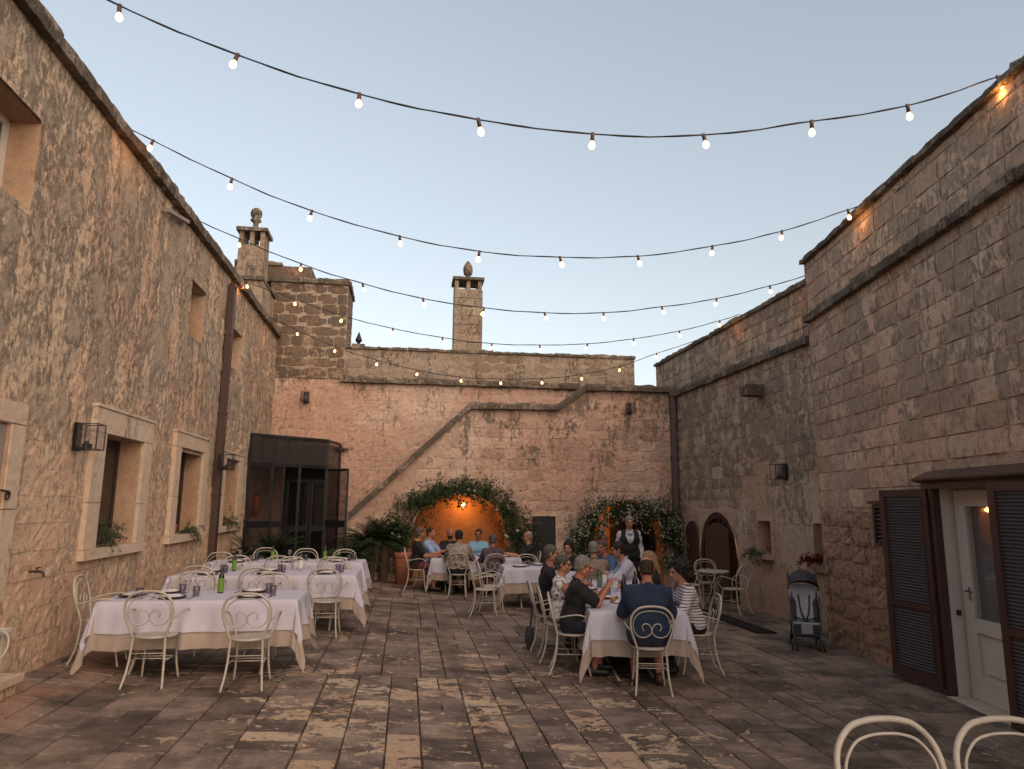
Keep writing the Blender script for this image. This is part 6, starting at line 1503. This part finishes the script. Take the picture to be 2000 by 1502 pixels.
# ------------------------------------------------------------------ plants
def leaf_quad(m, p, d, n, L, W):
    s_ = d.cross(n)
    if s_.length < 1e-4: s_ = Vector((1, 0, 0))
    s_.normalize(); n = s_.cross(d)
    m.add([p, p+d*L*.5+s_*W/2+n*L*.04, p+d*L-n*L*.10, p+d*L*.5-s_*W/2+n*L*.04], [(0, 1, 2, 3)])
def rvec(r): 
    while True:
        v = Vector((r.uniform(-1, 1), r.uniform(-1, 1), r.uniform(-1, 1)))
        if .1 < v.length < 1: return v.normalized()
def vine(name, label, x0, x1, zs, zt, nleaf, mat_, widths, seed, flowers, L, trunks, top_bias=1., zbot=.2, spill=.15, fl_size=.018, fl_mat=None, clump=6):
    r = random.Random(seed); t = empty(name, ((x0+x1)/2, YS-.05, gz((x0+x1)/2)), 0, label, 'climbing plant'); o_ = Vector(t.location)
    cx, hw = (x0+x1)/2, (x1-x0)/2
    def path(a): # a: 0 left foot ... 1 right foot
        th = math.pi*(1-a); x = cx+hw*1.08*math.cos(th); z = zs+(zt-zs)*math.sin(th)
        return x, z
    sh_ = MB(); sh2 = MB(); sh3 = MB()
    cl = []
    for i in range(nleaf//clump):
        a = r.random(); ext = r.random()
        if ext < .72: x, z = path(a)
        else:
            x = (x0-.05 if r.random() < .5 else x1+.05)+r.gauss(0, .12); z = r.uniform(zbot, zs+.2)
            a = 0 if x < cx else 1
        wv = widths(a)
        off = r.gauss(0, .5)*wv; th = math.pi*(1-a)
        x += math.cos(th)*(off+wv*.35); z += math.sin(th)*(off+wv*.45)
        y = YS-.04-abs(r.gauss(0, .13))-.05
        g_ = mnoise.noise(Vector((x*2.3, z*2.3, seed)))
        if g_ < -.22 and r.random() < .8: continue
        cl.append(Vector((x, y, z))-o_)
    for c in cl:
        for k in range(clump):
            p = c+rvec(r)*r.uniform(.01, .10); d = (rvec(r)+Vector((0, -.5, -.15))).normalized(); leaf_quad(sh_, p, d, rvec(r), L*r.uniform(.6, 1.25), L*.5*r.uniform(.7, 1.2))
    sh_.build('foliage', mat_, t, kind='stuff')
    if flowers:
        f = MB(); 
        for i in range(flowers):
            c = r.choice(cl)
            if flowers > 100 and mnoise.noise(c*3.5) < r.uniform(-.35, .25): continue
            p = c+rvec(r)*.06; p.y -= .05+r.random()*.05
            n5 = 5
            for k in range(n5):
                a = 2*math.pi*k/n5+r.random()*.3; d = Vector((math.cos(a), -.35, math.sin(a))).normalized(); leaf_quad(f, p, d, Vector((0, -1, 0)), fl_size*r.uniform(.8, 1.3), fl_size*.75)
        f.build('flowers', fl_mat or M_petal, t, kind='stuff')
    for k in range(26):
        c = r.choice(cl); v = (Vector((r.uniform(-1, 1), -.4, r.uniform(-.2, 1)))).normalized(); p = c.copy(); P = []
        for q in range(7): P.append(p.copy()); p = p+v*.055; v = (v+rvec(r)*.25+Vector((0, 0, -.12))).normalized()
        sh2.tube(P, .003, 4)
        for e in P[1:]:
            for q in range(3): leaf_quad(sh3, e+rvec(r)*.02, (rvec(r)+v).normalized(), rvec(r), L*r.uniform(.5, .9), L*.35)
    sh2.build('shoots', M_stem, t, kind='stuff'); sh3.build('shoot_leaves', mat_, t, kind='stuff')
    for T_ in trunks:
        m = MB(); m.tube(catmull([Vector(p)-o_ for p in T_], 6), [.028-.018*i/(len(T_)*6-6) for i in range((len(T_)-1)*6+1)], 6); m.build('trunk', M_stem, t, smooth=True)
    return t
vine('climbing_rose', 'dark climbing rose with a few white blooms framing the lit arch', .02, 2.62, 1.0, 2.04, 11000, M_leaf, lambda a: .20+.12*math.sin(math.pi*a)+(.12 if a < .2 else 0)+(.10 if a > .85 else 0), 3, 26, .075, [[(-.15, YS-.2, 0), (-.12, YS-.12, .6), (.05, YS-.1, 1.3), (.6, YS-.1, 2.05)], [(2.75, YS-.2, -.1), (2.7, YS-.1, .7), (2.5, YS-.1, 1.5), (1.9, YS-.1, 2.15)]], fl_size=.045)
vine('climbing_jasmine', 'dense jasmine full of small white flowers covering the arch behind the waiter', 4.62, 6.55, .90, 1.56, 22000, M_leaf2, lambda a: .25+.08*math.sin(math.pi*a)+(.16 if a < .35 else 0)+(.16 if a > .65 else 0), 5, 2600, .05, [[(4.3, YS-.2, -.15), (4.35, YS-.1, .7), (4.5, YS-.1, 1.4), (5.1, YS-.1, 2.0)], [(6.8, YS-.2, -.2), (6.75, YS-.1, .8), (6.5, YS-.1, 1.5)]], fl_size=.022)
# hanging sprays over the lit opening and at the jasmine's left foot
r = random.Random(8)
sp = empty('rose_sprays', (1.4, YS-.12, 1.6), 0, 'loose rose sprays hanging into the lit arch opening', 'climbing plant'); 
for k, (x, z, L_) in enumerate([(.62, 2.02, .55), (.95, 2.08, .30), (1.25, 2.10, .38), (1.55, 2.12, .22), (1.9, 2.08, .42), (2.12, 1.98, .55), (2.3, 1.75, .6), (2.38, 1.5, .5), (.40, 1.8, .5)]):
    m = MB(); P = [Vector((x-1.4+.05*math.sin(i*1.3+k), .0+r.uniform(-.05, .03), z-1.6-L_*i/5)) for i in range(6)]; m.mat(0); m.tube(P, .004, 4); m.mat(1)
    for p in P:
        for q in range(7): leaf_quad(m, p+rvec(r)*.05, (rvec(r)+Vector((0, -.3, -.4))).normalized(), rvec(r), r.uniform(.06, .10), .045)
    m.build('spray', [M_stem, M_leaf], sp, kind='stuff')
def pot(x, y, h, r0_, label, z=None, cat='plant pot', group='terracotta pots'):
    t = empty('terracotta_pot', (x, y, gz(x) if z is None else z), 0, label, cat, group)
    m = MB(); m.lathe((0, 0, 0), [(r0_*.78, 0), (r0_*.96, h*.86), (r0_*.96, h*.88)], 22); m.build('body', M_terra, t, smooth=True)
    m = MB(); m.lathe((0, 0, h*.88), [(r0_*1.04, 0), (r0_*1.05, h*.1), (r0_*.92, h*.12), (r0_*.9, h*.04), (0, h*.04)], 22); m.build('rim', M_terra, t)
    return t
pot(-.02, 17.0, .72, .24, 'tall terracotta pot at the left foot of the lit arch')
pot(2.75, 17.12, .72, .24, 'tall terracotta pot at the right foot of the lit arch')
def shrub(name, x, y, z, rx, rz_, n, mat_, L, label, seed, cat='plant', stemh=.3, y_f=1., flowers=None, droop=.2):
    """straggling plant: arching stems that carry the leaves"""
    r = random.Random(seed); t = empty(name, (x, y, z), 0, label, cat); m = MB(); sm = MB(); tips = []
    ns = max(14, n//26)
    for i in range(ns):
        a = r.uniform(0, 2*math.pi); el = r.uniform(-.1, 1.35); ln = r.uniform(.55, 1.25); v = Vector((math.cos(a)*math.cos(el), math.sin(a)*math.cos(el), math.sin(el)))
        p = Vector((r.uniform(-.3, .3)*rx, r.uniform(-.6, .6)*rx*y_f, stemh*.4)); P = []
        for k in range(8):
            P.append(p.copy()); p = p+Vector((v.x*rx, v.y*rx*y_f*.8, v.z*rz_*1.25))*ln*.15; v = (v+rvec(r)*.22+Vector((0, 0, -.16-droop*.22))).normalized()
        sm.tube(P, .0035, 4); tips.append(P[-1])
        for k in range(1, 8):
            for q in range(max(3, n//(ns*6))):
                leaf_quad(m, P[k]+rvec(r)*L*.55, (rvec(r)+v*.5+Vector((0, 0, -droop*.6))).normalized(), rvec(r), L*r.uniform(.5, 1.35), L*r.uniform(.25, .5))
            if flowers and r.random() < .8:
                for e in range(3):
                    c = P[k]+rvec(r)*L*.9+Vector((0, 0, .02)); d0 = rvec(r)
                    for q in range(4): leaf_quad(tips_m, c, (d0+rvec(r)*.8).normalized(), rvec(r), flowers[2], flowers[2]*.8)
    m.build('foliage', mat_, t, kind='stuff'); sm.build('stems', M_stem, t, kind='stuff')
    if flowers: tips_m.build('flowers', flowers[1], t, kind='stuff'); tips_m.__init__()
    return t
tips_m = MB()
def cycad(x, y, label, n, L, seed, z=.0, h=.35, up_=.55):
    r = random.Random(seed); t = empty('fern_palm', (x, y, gz(x)+z), 0, label, 'plant', 'dark feathery shrubs by the back wall')
    m = MB(); m.lathe((0, 0, 0), [(.09, 0), (.12, h*.5), (.08, h)], 10); m.build('trunk', M_stem, t)
    for i in range(n):
        a = 2*math.pi*i/n+r.uniform(-.2, .2); el = r.uniform(.15, 1.25); ll = L*r.uniform(.75, 1.1); d = Vector((math.cos(a)*math.cos(el), math.sin(a)*math.cos(el), math.sin(el)))
        P = []; p = Vector((0, 0, h)); v = d.copy()
        for k in range(9): P.append(p.copy()); p += v*ll/8; v = (v+Vector((0, 0, -.14))).normalized()
        m = MB(); m.tube(P, .006, 4)
        for k in range(1, 9):
            tg = (P[k]-P[k-1]).normalized(); s_ = tg.cross(Vector((0, 0, 1))).normalized()
            for sd_ in (-1, 1):
                for e in (0, .5): leaf_quad(m, P[k-1].lerp(P[k], e), (s_*sd_+tg*.7+Vector((0, 0, -.25))).normalized(), Vector((0, 0, 1)), .19*(1-.05*k)*L, .026)
        m.build('frond', M_palm, t)
    return t
cycad(-.80, 17.0, 'dark feathery shrub between the porch door and the left pot', 80, .80, 3, h=.85)
cycad(-.50, 17.25, 'dark feathery shrub hugging the left pot of the lit arch', 60, .7, 4, h=.95)
cycad(-1.15, 16.7, 'lower dark feathery shrub nearest the porch door', 56, .7, 6, h=.55)
cycad(-2.75, 15.6, 'feathery green fern behind the rearmost table, left of the porch doorway', 56, .72, 5, h=.62)
cycad(-3.15, 15.2, 'fern in the corner below the third window', 44, .6, 7, h=.55)
r = random.Random(4)
shrub('window_plant', XL-.10, 9.25, 1.27, .22, .19, 900, M_window_leaf, .042, 'bushy grey-green plant filling the foot of the nearest window', 31, y_f=2.3, stemh=.15)
pot(XL-.10, 11.75, .14, .09, 'small terracotta pot on the sill of the second window', z=1.29)
shrub('window_plant', XL-.0, 12.3, 1.27, .24, .21, 620, M_window_leaf, .042, 'dark trailing plant spilling over the sill of the second window', 32, y_f=1.5, stemh=.08, droop=.8)
shrub('window_plant', XL+.03, 14.9, 1.35, .26, .26, 700, M_window_leaf, .042, 'dark trailing plant in the third window behind the downpipe', 33, y_f=1.6, stemh=.05, droop=.8)
shrub('niche_plant', XR-.14, 13.25, .84, .24, .21, 620, M_blue_leaf, .042, 'grey-green trailing plant in the little wall niche beside the arched door', 34, y_f=1.6, stemh=.05, droop=1.)
shrub('niche_plant', XR-.16, 11.15, .86, .24, .15, 320, M_leaf, .038, 'potted plant with dark red flowers in the niche above the pushchair', 35, y_f=1.5, stemh=.08, flowers=(620, M_redpetal, .035))
q = empty('niche_ledge', (XR-.05, 13.1, .80), 0, 'rough stone ledge below the niche with the grey-green plant', 'ledge'); m = MB(); m.box((.02, 0, .02), (.2, .58, .09)); m.build('stone', M_farm, q)
q = empty('niche_ledge', (XR-.05, 11.15, .74), 0, 'rough stone ledge below the red flowers', 'ledge'); m = MB(); m.box((.02, 0, .02), (.2, .60, .10)); m.build('stone', M_farm, q)
shrub('moss_tuft', -1.72, YB-.10, 3.14, .20, .05, 120, M_stem, .05, 'dry brown tuft growing where the porch roof meets the wall', 36, stemh=.02)
# ------------------------------------------------------------------ pushchair (local: front = -Y)
ps = empty('pushchair', (5.80, 9.88, gz(5.62)), R(-27), 'empty folding pushchair with black hood and light grey seat beside the right wall', 'pushchair')
def P(mb, nm, mt_, sm=True, **k): return mb.build(nm, mt_, ps, smooth=sm, **k)
for sx in (-1, 1):
    m = MB(); m.tube(catmull([(sx*.17, -.30, .09), (sx*.185, -.20, .30), (sx*.20, -.06, .56), (sx*.205, .10, .80), (sx*.195, .24, .98), (sx*.19, .30, 1.03), (sx*.19, .36, .99), (sx*.19, .37, .93)], 5), .0125, 7); P(m, 'side_tube', M_frame)
    m = MB(); m.tube(catmull([(sx*.19, .36, .99), (sx*.19, .375, .93), (sx*.19, .365, .87)], 4), .019, 8); P(m, 'handle', M_rubber)
    m = MB(); m.tube([(sx*.19, .22, .08), (sx*.198, -.02, .62)], .011, 7); P(m, 'rear_leg', M_frame)
    for sy, zz in ((-.32, .065), (.22, .07)):
        for dx in (-.033, .033):
            m = MB(); c = Vector((sx*.175+dx, sy, .068)); m.lathe(c+Vector((-.012, 0, 0)), [(.045, 0), (.066, .003), (.068, .012), (.066, .021), (.045, .024)], 18, (1, 0, 0)); w_ = P(m, 'wheel', M_rubber, False)
            m = MB(); m.lathe(c+Vector((-.014, 0, 0)), [(.012, 0), (.036, .001), (.036, .027), (.012, .028)], 12, (1, 0, 0)); m.build('hub', M_frame, w_)
        m = MB(); m.bar((sx*.175, sy, .068), (sx*.175, sy+.02, .15), .03, .04); m.bar((sx*.175-.04, sy, .068), (sx*.175+.04, sy, .068), .012, .012); P(m, 'wheel_fork', M_rubber, False)
m = MB(); m.tube([(-.175, -.28, .15), (.175, -.28, .15)], .009, 6); m.tube([(-.19, .2, .13), (.19, .2, .13)], .009, 6); m.tube([(-.19, .2, .13), (.18, -.2, .30)], .008, 6); m.tube([(.19, .2, .13), (-.18, -.2, .30)], .008, 6); P(m, 'cross_bars', M_frame)
def pad(nm, prof, w_, mt_, th=.03):
    """upholstered strip: profile (y,z) points swept across x with rounded bulge"""
    m = MB(); prof = catmull([(0, y, z) for y, z in prof], 4); n = 8; vs = []; fs = []; N = len(prof)
    for s_ in (1, -1):
        for p in prof:
            for k in range(n+1):
                u = k/n*2-1; ww = w_(p.z); b = th*(.35+.65*math.sqrt(max(0, 1-u**4)))
                vs.append((u*ww, p.y-(b if s_ == 1 else 0)+.03*u*u*-1, p.z+(.004*math.sin(p.z*70) if s_ == 1 else 0)))
    q = N*(n+1)
    for i in range(N-1):
        for k in range(n): a = i*(n+1)+k; fs.append((a, a+1, a+n+2, a+n+1)); fs.append((q+a, q+a+n+1, q+a+n+2, q+a+1))
    for i in range(N-1): a = i*(n+1); fs.append((a, a+n+1, q+a+n+1, q+a)); a += n; fs.append((a, q+a, q+a+n+1, a+n+1))
    for k in range(n): fs.append((k, q+k, q+k+1, k+1)); a = (N-1)*(n+1)+k; fs.append((a, a+1, q+a+1, q+a))
    m.add(vs, fs); return P(m, nm, mt_)
pad('seat_back', [(-.02, .36), (.04, .50), (.10, .66), (.15, .80), (.17, .86)], lambda z: .115 if z < .62 else .115+.05*min(1, (z-.62)/.08), M_padg)
pad('side_panel', [(.0, .34), (.06, .50), (.12, .66), (.17, .74)], lambda z: .188, M_padd, .016)
m = MB(); m.box((0, -.11, .335), (.34, .27, .05), rx=R(-8)); m.build('seat_base', M_padg, ps)
m = MB(); m.box((0, -.245, .27), (.33, .03, .16), rx=R(12)); m.build('leg_rest', M_padd, ps); m = MB(); m.box((0, -.262, .285), (.15, .012, .13), rx=R(12)); m.build('leg_rest_trim', M_padg, ps)
for sx in (-1, 1):
    m = MB(); m.tube([(sx*.075, .075, .72), (sx*.068, .03, .60), (sx*.05, -.03, .48), (sx*.015, -.10, .40)], .011, 5); P(m, 'harness_strap', M_rubber)
    m = MB(); m.bar((sx*.195, .05, .66), (sx*.198, .02, .78), .035, .03); m.build('frame_sleeve', M_padg, ps)
    m = MB(); m.tube([(sx*.14, -.02, .42), (sx*.08, -.09, .40), (0, -.12, .39)], .010, 5); P(m, 'lap_strap', M_rubber)
m = MB(); m.ball((0, -.13, .385), .03, 10, 8, (1, .7, 1.2)); P(m, 'buckle', M_rubber)
m = MB(); m.box((0, .02, .20), (.33, .30, .10)); m.build('basket', M_padd, ps)
# hood: fabric stretched between tilted bows
m = MB(); vs = []; fs = []; na, nb_ = 18, 10; bow = lambda th, ph, g_=1.: (.208*math.cos(th)*g_, .16-.27*math.sin(th)*math.sin(ph)*g_, .79+.275*math.sin(th)**.8*math.cos(ph)*g_)
for i in range(na+1):
    for j in range(nb_+1): vs.append(bow(math.pi*i/na, R(-75)+R(132)*j/nb_, 1-.02*(j % 3 == 1)))
for i in range(na):
    for j in range(nb_): a = i*(nb_+1)+j; fs.append((a, a+1, a+nb_+2, a+nb_+1))
m.add(vs, fs); P(m, 'hood', M_padd)
for ph, rr_ in ((57, .008), (0, .006)):
    m = MB(); m.tube([bow(math.pi*i/20, R(ph), 1.01) for i in range(21)], rr_, 5); P(m, 'hood_bow', M_frame)
